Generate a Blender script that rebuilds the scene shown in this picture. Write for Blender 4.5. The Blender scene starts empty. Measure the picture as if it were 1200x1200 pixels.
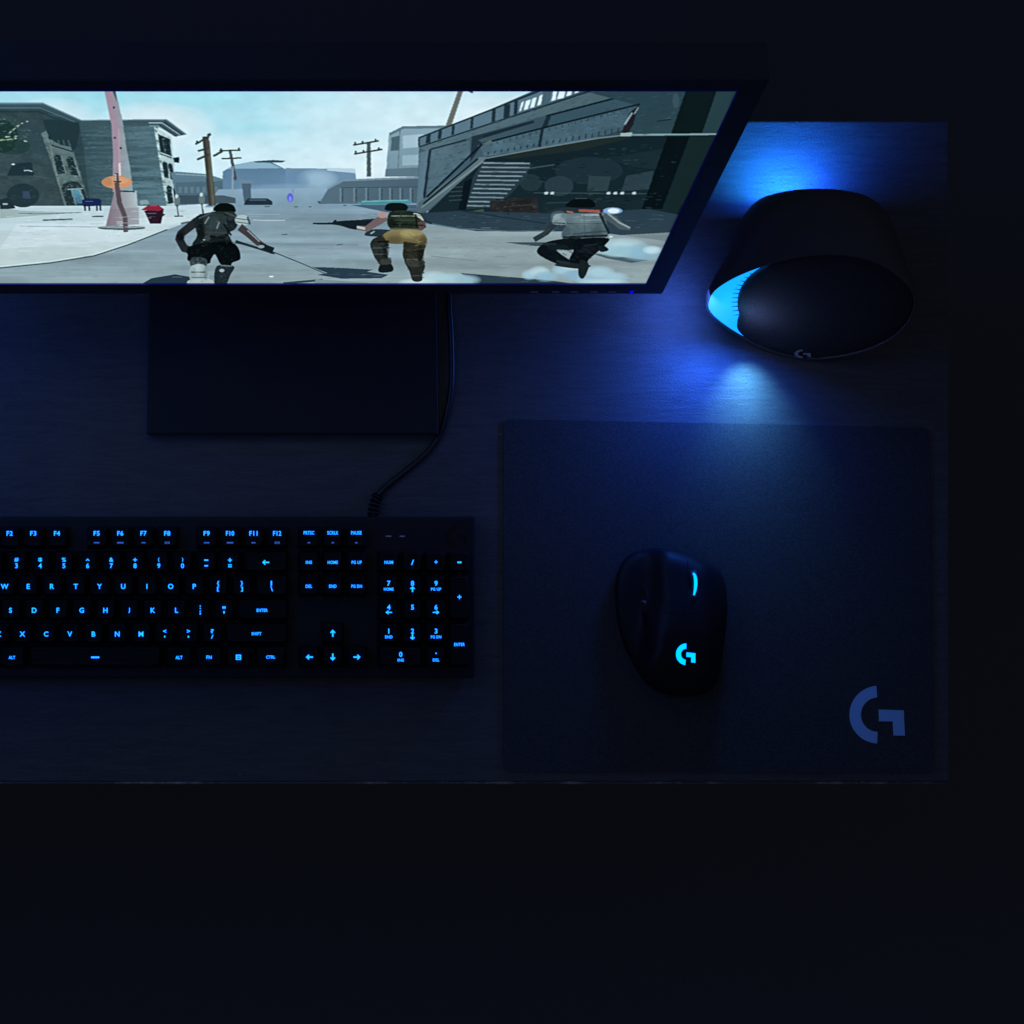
import bpy, bmesh, math, random
import numpy as np
from mathutils import Vector, Matrix
from mathutils.bvhtree import BVHTree

random.seed(4)
rng = np.random.default_rng(11)
scene = bpy.context.scene
col = scene.collection

# ------------------------------------------------------------------ camera
# the photograph is a crop of a wider overhead frame: real distances follow from
# the 19 mm key pitch and the 24 inch screen.  F and H are in photo pixels / metres.
F, H, CX, CY = 2178.0, 1.523, 343.0, 600.0

def at(px, py, z=0.0):
    """point of the place that stands at height z and is seen at a photo pixel"""
    return Vector(((px - CX) * (H - z) / F, (CY - py) * (H - z) / F, z))

cam_d = bpy.data.cameras.new('camera')
cam = bpy.data.objects.new('camera', cam_d)
col.objects.link(cam)
cam.location = (0, 0, H)
cam_d.sensor_width = 36
cam_d.lens = 36 * F / 1200
cam_d.shift_x = (600 - CX) / 1200
cam_d.clip_start = 0.05
cam_d.clip_end = 60
scene.camera = cam

# ------------------------------------------------------------------ helpers
def link(name, mesh, mat=None, parent=None, smooth=False):
    o = bpy.data.objects.new(name, mesh)
    col.objects.link(o)
    if mat is not None:
        mesh.materials.clear()
        mesh.materials.append(mat)
    if parent is not None:
        o.parent = parent
    if smooth:
        for p in mesh.polygons:
            p.use_smooth = True
    return o

def wloc(o):
    v = Vector((0, 0, 0))
    while o is not None:
        v += o.location
        o = o.parent
    return v

def obj(name, bm, mat, parent=None, smooth=False, recalc=True):
    """bm is in world space; it is moved into the parent's space"""
    if recalc:
        bmesh.ops.recalc_face_normals(bm, faces=bm.faces[:])
    if parent is not None:
        bmesh.ops.translate(bm, vec=-wloc(parent), verts=bm.verts[:])
    me = bpy.data.meshes.new(name)
    bm.to_mesh(me)
    bm.free()
    return link(name, me, mat, parent, smooth)

def tag(o, label, cat, group=None):
    o['label'] = label
    o['category'] = cat
    if group:
        o['group'] = group
    return o

def thing(name, loc, label, cat):
    o = bpy.data.objects.new(name, None)
    col.objects.link(o)
    o.location = loc
    o.empty_display_size = 0.02
    return tag(o, label, cat)

def add_box(bm, x0, x1, y0, y1, z0, z1, bev=0.0, seg=2):
    r = bmesh.ops.create_cube(bm, size=1.0)
    vs = r['verts']
    for v in vs:
        v.co = Vector(((x0 + x1) / 2 + v.co.x * (x1 - x0), (y0 + y1) / 2 + v.co.y * (y1 - y0),
                       (z0 + z1) / 2 + v.co.z * (z1 - z0)))
    if bev > 0:
        es = list({e for v in vs for e in v.link_edges})
        bmesh.ops.bevel(bm, geom=es, offset=bev, segments=seg, affect='EDGES', profile=0.6)
    return vs

def add_tube(bm, pts, rad, n=10, cap=True):
    pts = [Vector(p) for p in pts]
    rings = []
    for i, p in enumerate(pts):
        t = (pts[min(i + 1, len(pts) - 1)] - pts[max(i - 1, 0)]).normalized()
        a = t.cross(Vector((0, 0, 1)))
        if a.length < 1e-4:
            a = Vector((1, 0, 0))
        a.normalize()
        b = a.cross(t).normalized()
        r = rad[i] if isinstance(rad, (list, tuple)) else rad
        rings.append([bm.verts.new(p + a * (r * math.cos(2 * math.pi * k / n)) + b * (r * math.sin(2 * math.pi * k / n))) for k in range(n)])
    for A, B in zip(rings, rings[1:]):
        for k in range(n):
            bm.faces.new((A[k], A[(k + 1) % n], B[(k + 1) % n], B[k]))
    if cap:
        bm.faces.new(rings[0][::-1])
        bm.faces.new(rings[-1])

def catmull(pts, n, closed=False):
    pts = [np.array(p, float) for p in pts]
    m = len(pts)
    out = []
    segs = m if closed else m - 1
    for i in range(segs):
        if closed:
            p0, p1, p2, p3 = pts[i - 1], pts[i], pts[(i + 1) % m], pts[(i + 2) % m]
        else:
            p0, p1, p2, p3 = pts[max(i - 1, 0)], pts[i], pts[i + 1], pts[min(i + 2, m - 1)]
        for k in range(n):
            t = k / n
            out.append(0.5 * (2 * p1 + (p2 - p0) * t + (2 * p0 - 5 * p1 + 4 * p2 - p3) * t * t + (3 * p1 - p0 - 3 * p2 + p3) * t ** 3))
    if not closed:
        out.append(pts[-1])
    return out

def resample_closed(pts, n):
    P = np.array(pts + [pts[0]])
    d = np.concatenate([[0], np.cumsum(np.linalg.norm(np.diff(P, axis=0), axis=1))])
    s = np.linspace(0, d[-1], n, endpoint=False)
    return np.stack([np.interp(s, d, P[:, k]) for k in range(P.shape[1])], axis=1)

# ------------------------------------------------------------------ materials
def new_mat(name):
    m = bpy.data.materials.new(name)
    m.use_nodes = True
    nt = m.node_tree
    return m, nt, nt.nodes['Principled BSDF']

def plastic(name, c, rough=0.45, spec=0.5, grain=0.0, gscale=1500, var=0.25, metallic=0.0):
    m, nt, b = new_mat(name)
    tc = nt.nodes.new('ShaderNodeTexCoord')
    nz = nt.nodes.new('ShaderNodeTexNoise')
    nz.inputs['Scale'].default_value = 60
    nz.inputs['Detail'].default_value = 5
    nt.links.new(tc.outputs['Object'], nz.inputs['Vector'])
    mr = nt.nodes.new('ShaderNodeMapRange')
    mr.inputs['To Min'].default_value = rough * (1 - var)
    mr.inputs['To Max'].default_value = min(1, rough * (1 + var))
    nt.links.new(nz.outputs['Fac'], mr.inputs['Value'])
    nt.links.new(mr.outputs['Result'], b.inputs['Roughness'])
    b.inputs['Base Color'].default_value = (*c, 1)
    b.inputs['Specular IOR Level'].default_value = spec
    b.inputs['Metallic'].default_value = metallic
    if grain > 0:
        n2 = nt.nodes.new('ShaderNodeTexNoise')
        n2.inputs['Scale'].default_value = gscale
        n2.inputs['Detail'].default_value = 2
        nt.links.new(tc.outputs['Object'], n2.inputs['Vector'])
        bp = nt.nodes.new('ShaderNodeBump')
        bp.inputs['Strength'].default_value = grain
        bp.inputs['Distance'].default_value = 0.0004
        nt.links.new(n2.outputs['Fac'], bp.inputs['Height'])
        nt.links.new(bp.outputs['Normal'], b.inputs['Normal'])
    return m

def glow(name, c, strength=1.0):
    m, nt, b = new_mat(name)
    nt.nodes.remove(b)
    e = nt.nodes.new('ShaderNodeEmission')
    e.inputs['Color'].default_value = (*c, 1)
    e.inputs['Strength'].default_value = strength
    nt.links.new(e.outputs['Emission'], nt.nodes['Material Output'].inputs['Surface'])
    return m

def desk_material(name, edge=False):
    m, nt, b = new_mat(name)
    N, L = nt.nodes, nt.links
    tc = N.new('ShaderNodeTexCoord')
    mp = N.new('ShaderNodeMapping')
    mp.inputs['Scale'].default_value = (11, 80, 80)
    L.new(tc.outputs['Object'], mp.inputs['Vector'])
    g = N.new('ShaderNodeTexNoise')
    g.inputs['Scale'].default_value = 3.0
    g.inputs['Detail'].default_value = 8
    g.inputs['Roughness'].default_value = 0.7
    g.inputs['Distortion'].default_value = 0.4
    L.new(mp.outputs['Vector'], g.inputs['Vector'])
    fine = N.new('ShaderNodeTexNoise')
    fine.inputs['Scale'].default_value = 700
    fine.inputs['Detail'].default_value = 3
    L.new(tc.outputs['Object'], fine.inputs['Vector'])
    mix = N.new('ShaderNodeMath'); mix.operation = 'MULTIPLY_ADD'
    mix.inputs[1].default_value = 0.75
    L.new(fine.outputs['Fac'], mix.inputs[0])
    L.new(g.outputs['Fac'], mix.inputs[2])
    cr = N.new('ShaderNodeValToRGB')
    cr.color_ramp.elements[0].position = 0.55
    cr.color_ramp.elements[0].color = (0.044, 0.042, 0.045, 1)
    cr.color_ramp.elements[1].position = 1.0
    cr.color_ramp.elements[1].color = (0.092, 0.088, 0.091, 1)
    L.new(mix.outputs['Value'], cr.inputs['Fac'])
    # sparse specks of dust and pale scuffs
    vo = N.new('ShaderNodeTexVoronoi')
    vo.inputs['Scale'].default_value = 38
    L.new(tc.outputs['Object'], vo.inputs['Vector'])
    near = N.new('ShaderNodeMapRange')
    near.inputs['From Min'].default_value = 0.018
    near.inputs['From Max'].default_value = 0.030
    near.inputs['To Min'].default_value = 1.0
    near.inputs['To Max'].default_value = 0.0
    L.new(vo.outputs['Distance'], near.inputs['Value'])
    pick = N.new('ShaderNodeSeparateColor')
    L.new(vo.outputs['Color'], pick.inputs['Color'])
    gt = N.new('ShaderNodeMath'); gt.operation = 'GREATER_THAN'; gt.inputs[1].default_value = 0.72
    L.new(pick.outputs['Red'], gt.inputs[0])
    dm = N.new('ShaderNodeMath'); dm.operation = 'MULTIPLY'
    L.new(near.outputs['Result'], dm.inputs[0]); L.new(gt.outputs['Value'], dm.inputs[1])
    dust = N.new('ShaderNodeMixRGB')
    dust.inputs['Color2'].default_value = (0.38, 0.37, 0.36, 1)
    L.new(dm.outputs['Value'], dust.inputs['Fac'])
    L.new(cr.outputs['Color'], dust.inputs['Color1'])
    if edge:
        n3 = N.new('ShaderNodeTexNoise')
        n3.inputs['Scale'].default_value = 16
        n3.inputs['Detail'].default_value = 9
        n3.inputs['Roughness'].default_value = 0.75
        L.new(tc.outputs['Object'], n3.inputs['Vector'])
        c2 = N.new('ShaderNodeValToRGB')
        c2.color_ramp.elements[0].position = 0.50
        c2.color_ramp.elements[1].position = 0.62
        L.new(n3.outputs['Fac'], c2.inputs['Fac'])
        mx = N.new('ShaderNodeMixRGB')
        mx.inputs['Color2'].default_value = (0.40, 0.38, 0.35, 1)
        L.new(c2.outputs['Color'], mx.inputs['Fac'])
        L.new(cr.outputs['Color'], mx.inputs['Color1'])
        L.new(mx.outputs['Color'], b.inputs['Base Color'])
    else:
        L.new(dust.outputs['Color'], b.inputs['Base Color'])
    mr = N.new('ShaderNodeMapRange')
    mr.inputs['From Min'].default_value = 0.4
    mr.inputs['From Max'].default_value = 1.0
    mr.inputs['To Min'].default_value = 0.58
    mr.inputs['To Max'].default_value = 0.42
    L.new(mix.outputs['Value'], mr.inputs['Value'])
    L.new(mr.outputs['Result'], b.inputs['Roughness'])
    bp = N.new('ShaderNodeBump')
    bp.inputs['Strength'].default_value = 0.6
    bp.inputs['Distance'].default_value = 0.0007
    L.new(mix.outputs['Value'], bp.inputs['Height'])
    L.new(bp.outputs['Normal'], b.inputs['Normal'])
    b.inputs['Specular IOR Level'].default_value = 0.45
    return m

def cloth_material(name, c):
    m, nt, b = new_mat(name)
    N, L = nt.nodes, nt.links
    tc = N.new('ShaderNodeTexCoord')
    a = N.new('ShaderNodeTexNoise'); a.inputs['Scale'].default_value = 900; a.inputs['Detail'].default_value = 2
    L.new(tc.outputs['Object'], a.inputs['Vector'])
    v = N.new('ShaderNodeTexVoronoi'); v.inputs['Scale'].default_value = 1400
    L.new(tc.outputs['Object'], v.inputs['Vector'])
    cr = N.new('ShaderNodeValToRGB')
    cr.color_ramp.elements[0].position = 0.3
    cr.color_ramp.elements[0].color = (c[0] * .7, c[1] * .7, c[2] * .7, 1)
    cr.color_ramp.elements[1].position = 0.72
    cr.color_ramp.elements[1].color = (c[0] * 1.35, c[1] * 1.35, c[2] * 1.35, 1)
    L.new(a.outputs['Fac'], cr.inputs['Fac'])
    L.new(cr.outputs['Color'], b.inputs['Base Color'])
    bp = N.new('ShaderNodeBump'); bp.inputs['Strength'].default_value = 0.5; bp.inputs['Distance'].default_value = 0.0005
    L.new(v.outputs['Distance'], bp.inputs['Height'])
    L.new(bp.outputs['Normal'], b.inputs['Normal'])
    b.inputs['Roughness'].default_value = 0.85
    b.inputs['Specular IOR Level'].default_value = 0.2
    return m

M = {}
M['desk'] = desk_material('dark woodgrain laminate')
M['desk_edge'] = desk_material('worn laminate edge', edge=True)
M['floor'] = plastic('dark carpet floor', (0.11, 0.106, 0.106), 0.9, 0.1, 0.6, 300)
M['black'] = plastic('matte black plastic', (0.014, 0.0145, 0.017), 0.5, 0.35, 0.25)
M['bezel'] = plastic('satin black bezel', (0.034, 0.035, 0.042), 0.34, 0.5, 0.15)
M['stand'] = plastic('black stand plastic', (0.012, 0.013, 0.018), 0.5, 0.35, 0.2)
M['case'] = plastic('brushed black keyboard top', (0.013, 0.0135, 0.016), 0.55, 0.3, 0.3)
M['key'] = plastic('black keycap plastic', (0.006, 0.0064, 0.0078), 0.7, 0.2, 0.3)
M['gloss'] = plastic('glossy black plastic', (0.006, 0.006, 0.007), 0.12, 0.5)
M['mouse'] = plastic('matte black mouse shell', (0.008, 0.0085, 0.012), 0.5, 0.25, 0.2)
M['rubber'] = plastic('black rubber', (0.010, 0.010, 0.011), 0.6, 0.35)
M['cable'] = plastic('black cable sheath', (0.012, 0.012, 0.014), 0.35, 0.5)
M['shell'] = plastic('black speaker shell', (0.075, 0.071, 0.072), 0.5, 0.45, 0.2)
M['grille'] = cloth_material('charcoal speaker cloth', (0.042, 0.042, 0.046))
M['pad'] = cloth_material('black mouse pad cloth', (0.054, 0.053, 0.056))
M['print'] = plastic('blue printed ink', (0.34, 0.62, 1.0), 0.7, 0.2)
M['reflection'] = plastic('violet blue screen trim', (0.045, 0.045, 0.42), 0.35, 0.4)  # colour stands in for the blue reflection on the bezel's inner edge
M['badge'] = plastic('grey metal badge', (0.55, 0.55, 0.58), 0.4, 0.5, metallic=0.3)
M['mark'] = plastic('grey printed mark', (0.5, 0.5, 0.56), 0.5, 0.4)
M['legend'] = glow('lit key legend', (0.02, 0.72, 4.0), 1.0)
M['legend_dim'] = glow('dim lit key symbol', (0.03, 0.10, 0.55), 1.0)
M['mouse_glow'] = glow('lit mouse light', (0.0, 0.80, 3.6), 1.0)
M['led'] = glow('blue power light', (0.0, 0.0, 1.6), 1.0)
M['panel'] = plastic('lit speaker panel', (0.30, 0.36, 0.4), 0.5, 0.1)
_b = M['panel'].node_tree.nodes['Principled BSDF']
_b.inputs['Emission Color'].default_value = (0.0, 0.46, 1.9, 1)
_b.inputs['Emission Strength'].default_value = 1.0
M['rear'] = glow('lit speaker rear panel', (0.01, 0.35, 2.0), 1.0)

# ------------------------------------------------------------------ glyphs (text as mesh)
GLYPH = {}
def build_glyphs(texts):
    obs = {}
    for t in texts:
        c = bpy.data.curves.new('glyph', 'FONT')
        c.body = t
        c.size = 1.0
        c.offset = 0.018 if len(t) > 1 else 0.019
        c.resolution_u = 3
        c.space_character = 1.08
        o = bpy.data.objects.new('glyph', c)
        col.objects.link(o)
        obs[t] = o
    bpy.context.view_layer.update()
    dg = bpy.context.evaluated_depsgraph_get()
    for t, o in obs.items():
        me = bpy.data.meshes.new_from_object(o.evaluated_get(dg))
        V = np.array([v.co[:2] for v in me.vertices])
        Fc = [tuple(p.vertices) for p in me.polygons]
        GLYPH[t] = (V, Fc)
        bpy.data.meshes.remove(me)
    for o in obs.values():
        c = o.data
        bpy.data.objects.remove(o)
        bpy.data.curves.remove(c)

def stamp(bm, t, center, w, h):
    """w None keeps the glyph's own proportions"""
    if t in SHAPES:
        polys = SHAPES[t]
        allp = np.array([p for poly in polys for p in poly])
        mn, mx = allp.min(0), allp.max(0)
        sy = h / (mx[1] - mn[1]); sx = w / (mx[0] - mn[0]) if w else sy
        for poly in polys:
            vs = [bm.verts.new((center[0] + (p[0] - (mn[0] + mx[0]) / 2) * sx, center[1] + (p[1] - (mn[1] + mx[1]) / 2) * sy, center[2])) for p in poly]
            bm.faces.new(vs)
        return
    V, Fc = GLYPH[t]
    mn, mx = V.min(0), V.max(0)
    sy = h / (mx[1] - mn[1]); sx = w / (mx[0] - mn[0]) if w else sy
    vs = [bm.verts.new((center[0] + (p[0] - (mn[0] + mx[0]) / 2) * sx, center[1] + (p[1] - (mn[1] + mx[1]) / 2) * sy, center[2])) for p in V]
    for f in Fc:
        try:
            bm.faces.new([vs[i] for i in f])
        except ValueError:
            pass

ARROW_L = [[(-1, 0), (-.25, .75), (.02, .55), (-.3, .2), (-.3, -.2), (.02, -.55), (-.25, -.75)], [(-.3, .2), (1, .2), (1, -.2), (-.3, -.2)]]
SHAPES = {
    'left': ARROW_L,
    'right': [[(-x, y) for x, y in p] for p in ARROW_L],
    'up': [[(y, -x) for x, y in p] for p in ARROW_L],
    'down': [[(y, x) for x, y in p] for p in ARROW_L],
    'dash': [[(-1, -.2), (1, -.2), (1, .2), (-1, .2)]],
    '*': [[(-1, -.22), (1, -.22), (1, .22), (-1, .22)], [(-.22, .22), (.22, .22), (.22, 1), (-.22, 1)], [(-.22, -1), (.22, -1), (.22, -.22), (-.22, -.22)]],
    '=': [[(-1, .25), (1, .25), (1, .75), (-1, .75)], [(-1, -.75), (1, -.75), (1, -.25), (-1, -.25)]],
    'menu': [[(-1, 1), (1, 1), (1, .55), (-1, .55)], [(-1, .55), (-.6, .55), (-.6, -1), (-1, -1)], [(.6, .55), (1, .55), (1, -1), (.6, -1)],
             [(-.6, -.6), (.6, -.6), (.6, -1), (-.6, -1)], [(-.6, .2), (.6, .2), (.6, -.15), (-.6, -.15)]],
}

# round emblem: an open ring and an angular hook, as on the pad, the mouse, the keyboard and the speaker
def emblem_polys(n=28, q=0.6):
    a0, a1 = math.radians(93.5), math.radians(268)
    out = [(math.cos(a0 + (a1 - a0) * k / n), math.sin(a0 + (a1 - a0) * k / n)) for k in range(n + 1)]
    inn = [(q * math.cos(a0 + (a1 - a0) * k / n), q * math.sin(a0 + (a1 - a0) * k / n)) for k in range(n + 1)]
    polys = [[out[k], out[k + 1], inn[k + 1], inn[k]] for k in range(n)]
    polys.append([(0.012, .18), (.889, .148), (.90, -.20), (.50, -.23), (0.025, -.23)])
    polys.append([(.90, -.20), (.931, -.728), (.526, -.721), (.50, -.23)])
    return polys
EMBLEM = emblem_polys()

def emblem_bm(fn, polys=None):
    bm = bmesh.new()
    for poly in polys or EMBLEM:
        bm.faces.new([bm.verts.new(fn(p[0], p[1])) for p in poly])
    bmesh.ops.remove_doubles(bm, verts=bm.verts[:], dist=1e-5)
    return bm

# ------------------------------------------------------------------ the setting: floor and desk
bm = bmesh.new()
bmesh.ops.create_grid(bm, x_segments=8, y_segments=8, size=25)
bmesh.ops.translate(bm, vec=(0, 0, -0.74), verts=bm.verts[:])
o = obj('floor', bm, M['floor'])
o['kind'] = 'structure'

DX0, DX1 = -0.98, (1112 - CX) * H / F
DY0, DY1 = (CY - 919) * H / F, (CY - 142) * H / F
desk = thing('desk', ((DX0 + DX1) / 2, (DY0 + DY1) / 2, -0.74), 'dark woodgrain desk carrying the monitor, keyboard, mouse pad and speaker', 'desk')
bm = bmesh.new()
add_box(bm, DX0, DX1, DY0 + 0.0022, DY1, -0.026, 0.0, 0.0012, 2)
obj('desk_top', bm, M['desk'], desk)
bm = bmesh.new()
add_box(bm, DX0 + 0.0005, DX1 - 0.0005, DY0, DY0 + 0.0021, -0.0255, -0.0004, 0.0007, 2)
obj('edge_band', bm, M['desk_edge'], desk)
for x in (DX0 + 0.05, DX1 - 0.05):
    for y in (DY0 + 0.05, DY1 - 0.05):
        bm = bmesh.new()
        add_box(bm, x - 0.02, x + 0.02, y - 0.02, y + 0.02, -0.74, -0.0262, 0.002)
        obj('leg', bm, M['black'], desk)

# ------------------------------------------------------------------ mouse pad
pc = [at(590, 491, .0016), at(1089, 501, .0016), at(1094, 906, .0016), at(590, 904, .0016)]
pad = thing('mouse_pad', (sum((p.x for p in pc)) / 4, sum((p.y for p in pc)) / 4, 0.0), 'black cloth mouse pad with a blue emblem in its corner', 'mouse pad')
bm = bmesh.new()
loop = []
for i in range(4):
    p, a, b = pc[i], pc[i - 1], pc[(i + 1) % 4]
    r = 0.006
    u1, u2 = (a - p).normalized(), (b - p).normalized()
    for k in range(7):
        t = k / 6
        loop.append((p + u1 * r) * (1 - t) ** 2 + p * 2 * t * (1 - t) + (p + u2 * r) * t * t)
top = [bm.verts.new((v.x, v.y, 0.0016)) for v in loop]
bot = [bm.verts.new((v.x, v.y, 0.0003)) for v in loop]
bm.faces.new(top); bm.faces.new(bot[::-1])
for k in range(len(loop)):
    j = (k + 1) % len(loop)
    bm.faces.new((top[k], bot[k], bot[j], top[j]))
obj('cloth_sheet', bm, M['pad'], pad)
eo = at(980 + 590 / 12, 790 + 570 / 12, .0018)
eu = 405 / 12 * (H - .0018) / F
obj('emblem', emblem_bm(lambda x, y: (eo.x + x * eu - 0.05 * y * eu * 0, eo.y + y * eu - 0.0 * x, eo.z)), M['print'], pad)

# ------------------------------------------------------------------ monitor
SW, SHT = 0.531, 0.2989
Ob, Ot = Vector((0, .1715, .1295)), Vector((0, .2518, .4174))
MO = (Ob + Ot) / 2
MU = (Ot - Ob).normalized()
MN = Vector((1, 0, 0)).cross(MU).normalized()

def mon(lx, ly, lz):
    return MO + Vector((1, 0, 0)) * lx + MU * ly + MN * lz

def to_monitor(bm):
    for v in bm.verts:
        v.co = mon(*v.co)
    return bm

monitor = thing('computer_monitor', (0, 0.18, 0), 'wide black monitor showing a video game street on a flat stand', 'monitor')

def frame_ring(bm, ox0, ox1, oy0, oy1, ix0, ix1, iy0, iy1, z0, z1, bev):
    def rect(x0, x1, y0, y1, z):
        return [bm.verts.new((x, y, z)) for x, y in ((x0, y0), (x1, y0), (x1, y1), (x0, y1))]
    of, ob_ = rect(ox0, ox1, oy0, oy1, z1), rect(ox0, ox1, oy0, oy1, z0)
    jf, jb = rect(ix0, ix1, iy0, iy1, z1), rect(ix0, ix1, iy0, iy1, z0)
    for k in range(4):
        j = (k + 1) % 4
        bm.faces.new((of[k], of[j], jf[j], jf[k]))
        bm.faces.new((ob_[j], ob_[k], jb[k], jb[j]))
        bm.faces.new((of[j], of[k], ob_[k], ob_[j]))
        bm.faces.new((jf[k], jf[j], jb[j], jb[k]))
    bmesh.ops.bevel(bm, geom=bm.edges[:], offset=bev, segments=3, affect='EDGES')

bx, bt, bb = SW / 2 + .015, SHT / 2 + .0125, -SHT / 2 - .0180
bm = bmesh.new()
frame_ring(bm, -bx, bx, bb, bt, -SW / 2, SW / 2, -SHT / 2, SHT / 2, -.024, .0012, .0005)
obj('bezel', to_monitor(bm), M['bezel'], monitor)
bm = bmesh.new()
add_box(bm, -bx + .012, bx - .012, bb + .012, bt - .012, -.027, -.0241, .0012)
add_box(bm, -.16, .16, -.12, .10, -.052, -.0272, .006)
obj('back_cover', to_monitor(bm), M['black'], monitor)

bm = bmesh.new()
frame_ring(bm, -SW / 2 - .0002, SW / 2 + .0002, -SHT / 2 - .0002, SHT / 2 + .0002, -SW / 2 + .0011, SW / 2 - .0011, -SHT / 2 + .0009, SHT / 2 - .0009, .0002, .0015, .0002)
obj('screen_reflection', to_monitor(bm), M['reflection'], monitor)  # thin ring painting the violet reflection line around the screen

# --- the picture on the screen, painted in code into a generated image
TW, TH = 1500, 640
img = np.zeros((TH, TW, 3), np.float32)

def hexc(h):
    h = h.lstrip('#')
    return np.array([int(h[i:i + 2], 16) / 255 for i in (0, 2, 4)], np.float32)

def tex(px, py):
    """where a photo pixel falls on the screen's own surface -> texture pixel"""
    k = CY - py
    ab, at_ = 1 / 1563.0, 1 / 1970.0
    v = (Ob.y - k * ab) / (k * (at_ - ab) - (Ot.y - Ob.y))
    a = ab + v * (at_ - ab)
    u = .5 + (px - CX) * a / SW
    return u * TW, (1 - v) * TH

YY, XX = np.mgrid[0:TH, 0:TW].astype(np.float32)
# photo coordinates of every texel, for gradients
_v = 1 - (YY[:, 0] + .5) / TH
_a = (1 - _v) / 1563.0 + _v / 1970.0
PYr = CY - (Ob.y + _v * (Ot.y - Ob.y)) / _a
PX = CX + ((XX + .5) / TW - .5) * SW / _a[:, None]
PY = np.repeat(PYr[:, None], TW, axis=1)

def vnoise(sx, sy, seed, octs=4):
    r = np.random.default_rng(seed)
    out = np.zeros((TH, TW), np.float32)
    amp, tot = 1.0, 0.0
    for o_ in range(octs):
        gx, gy = max(2, int(sx * 2 ** o_)), max(2, int(sy * 2 ** o_))
        g = r.random((gy + 2, gx + 2)).astype(np.float32)
        fx = XX / TW * gx; fy = YY / TH * gy
        ix, iy = fx.astype(int), fy.astype(int)
        tx, ty = fx - ix, fy - iy
        tx = tx * tx * (3 - 2 * tx); ty = ty * ty * (3 - 2 * ty)
        out += amp * ((g[iy, ix] * (1 - tx) + g[iy, ix + 1] * tx) * (1 - ty) + (g[iy + 1, ix] * (1 - tx) + g[iy + 1, ix + 1] * tx) * ty)
        tot += amp
        amp *= .5
    return out / tot

N_SOFT = vnoise(6, 5, 1, 5)
N_FINE = vnoise(90, 40, 2, 3)
N_ROW = vnoise(26, 90, 3, 3)
N_GND = vnoise(5, 30, 4, 5)

def inside(T, x0, y0, x1, y1):
    xs = XX[y0:y1, x0:x1] + .5; ys = YY[y0:y1, x0:x1] + .5
    c = np.zeros(xs.shape, bool)
    n = len(T)
    for i in range(n):
        ax, ay = T[i]; bx_, by_ = T[(i + 1) % n]
        if ay == by_:
            continue
        cond = (ay > ys) != (by_ > ys)
        c ^= cond & (xs < (bx_ - ax) * (ys - ay) / (by_ - ay) + ax)
    return c

def P(pts, c, a=1.0, c2=None, axis='y', noise=0.0, nmap=None):
    T = [tex(*p) for p in pts]
    xs = [t[0] for t in T]; ys = [t[1] for t in T]
    x0, x1 = max(0, int(min(xs))), min(TW, int(max(xs)) + 2)
    y0, y1 = max(0, int(min(ys))), min(TH, int(max(ys)) + 2)
    if x1 <= x0 or y1 <= y0:
        return
    m = inside(T, x0, y0, x1, y1)
    cc = np.broadcast_to(hexc(c), m.shape + (3,)).copy()
    if c2 is not None:
        src = (PY if axis == 'y' else PX)[y0:y1, x0:x1]
        vals = [p[1] if axis == 'y' else p[0] for p in pts]
        t = np.clip((src - min(vals)) / (max(vals) - min(vals) + 1e-6), 0, 1)[..., None]
        cc = cc * (1 - t) + hexc(c2) * t
    if noise:
        nm = (N_FINE if nmap is None else nmap)[y0:y1, x0:x1]
        cc = cc * (1 + noise * (nm[..., None] - .5) * 2)
    k = (m * a)[..., None].astype(np.float32)
    img[y0:y1, x0:x1] = img[y0:y1, x0:x1] * (1 - k) + np.clip(cc, 0, 1) * k

def E_(cx, cy, rx, ry, c, a=1.0, **kw):
    P([(cx + rx * math.cos(t), cy + ry * math.sin(t)) for t in np.linspace(0, 2 * math.pi, 28, endpoint=False)], c, a, **kw)

def puff(cx, cy, rx, ry, c, a=1.0):
    """soft round smudge"""
    d = ((PX - cx) / rx) ** 2 + ((PY - cy) / ry) ** 2
    k = (np.clip(1.15 - d, 0, 1) ** .7 * a)[..., None].astype(np.float32)
    global img
    img = img * (1 - k) + hexc(c) * k

def S(pts, w, c, a=1.0):
    """tapered stroke"""
    ws = w if isinstance(w, (list, tuple)) else [w] * len(pts)
    for i in range(len(pts) - 1):
        (ax, ay), (bx_, by_) = pts[i], pts[i + 1]
        d = math.hypot(bx_ - ax, by_ - ay) or 1
        nx, ny = -(by_ - ay) / d, (bx_ - ax) / d
        P([(ax + nx * ws[i] / 2, ay + ny * ws[i] / 2), (bx_ + nx * ws[i + 1] / 2, by_ + ny * ws[i + 1] / 2),
           (bx_ - nx * ws[i + 1] / 2, by_ - ny * ws[i + 1] / 2), (ax - nx * ws[i] / 2, ay - ny * ws[i] / 2)], c, a)
        if ws[i] > 2.4 and i > 0:
            E_(ax, ay, ws[i] / 2, ws[i] / 2, c, a)

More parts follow.
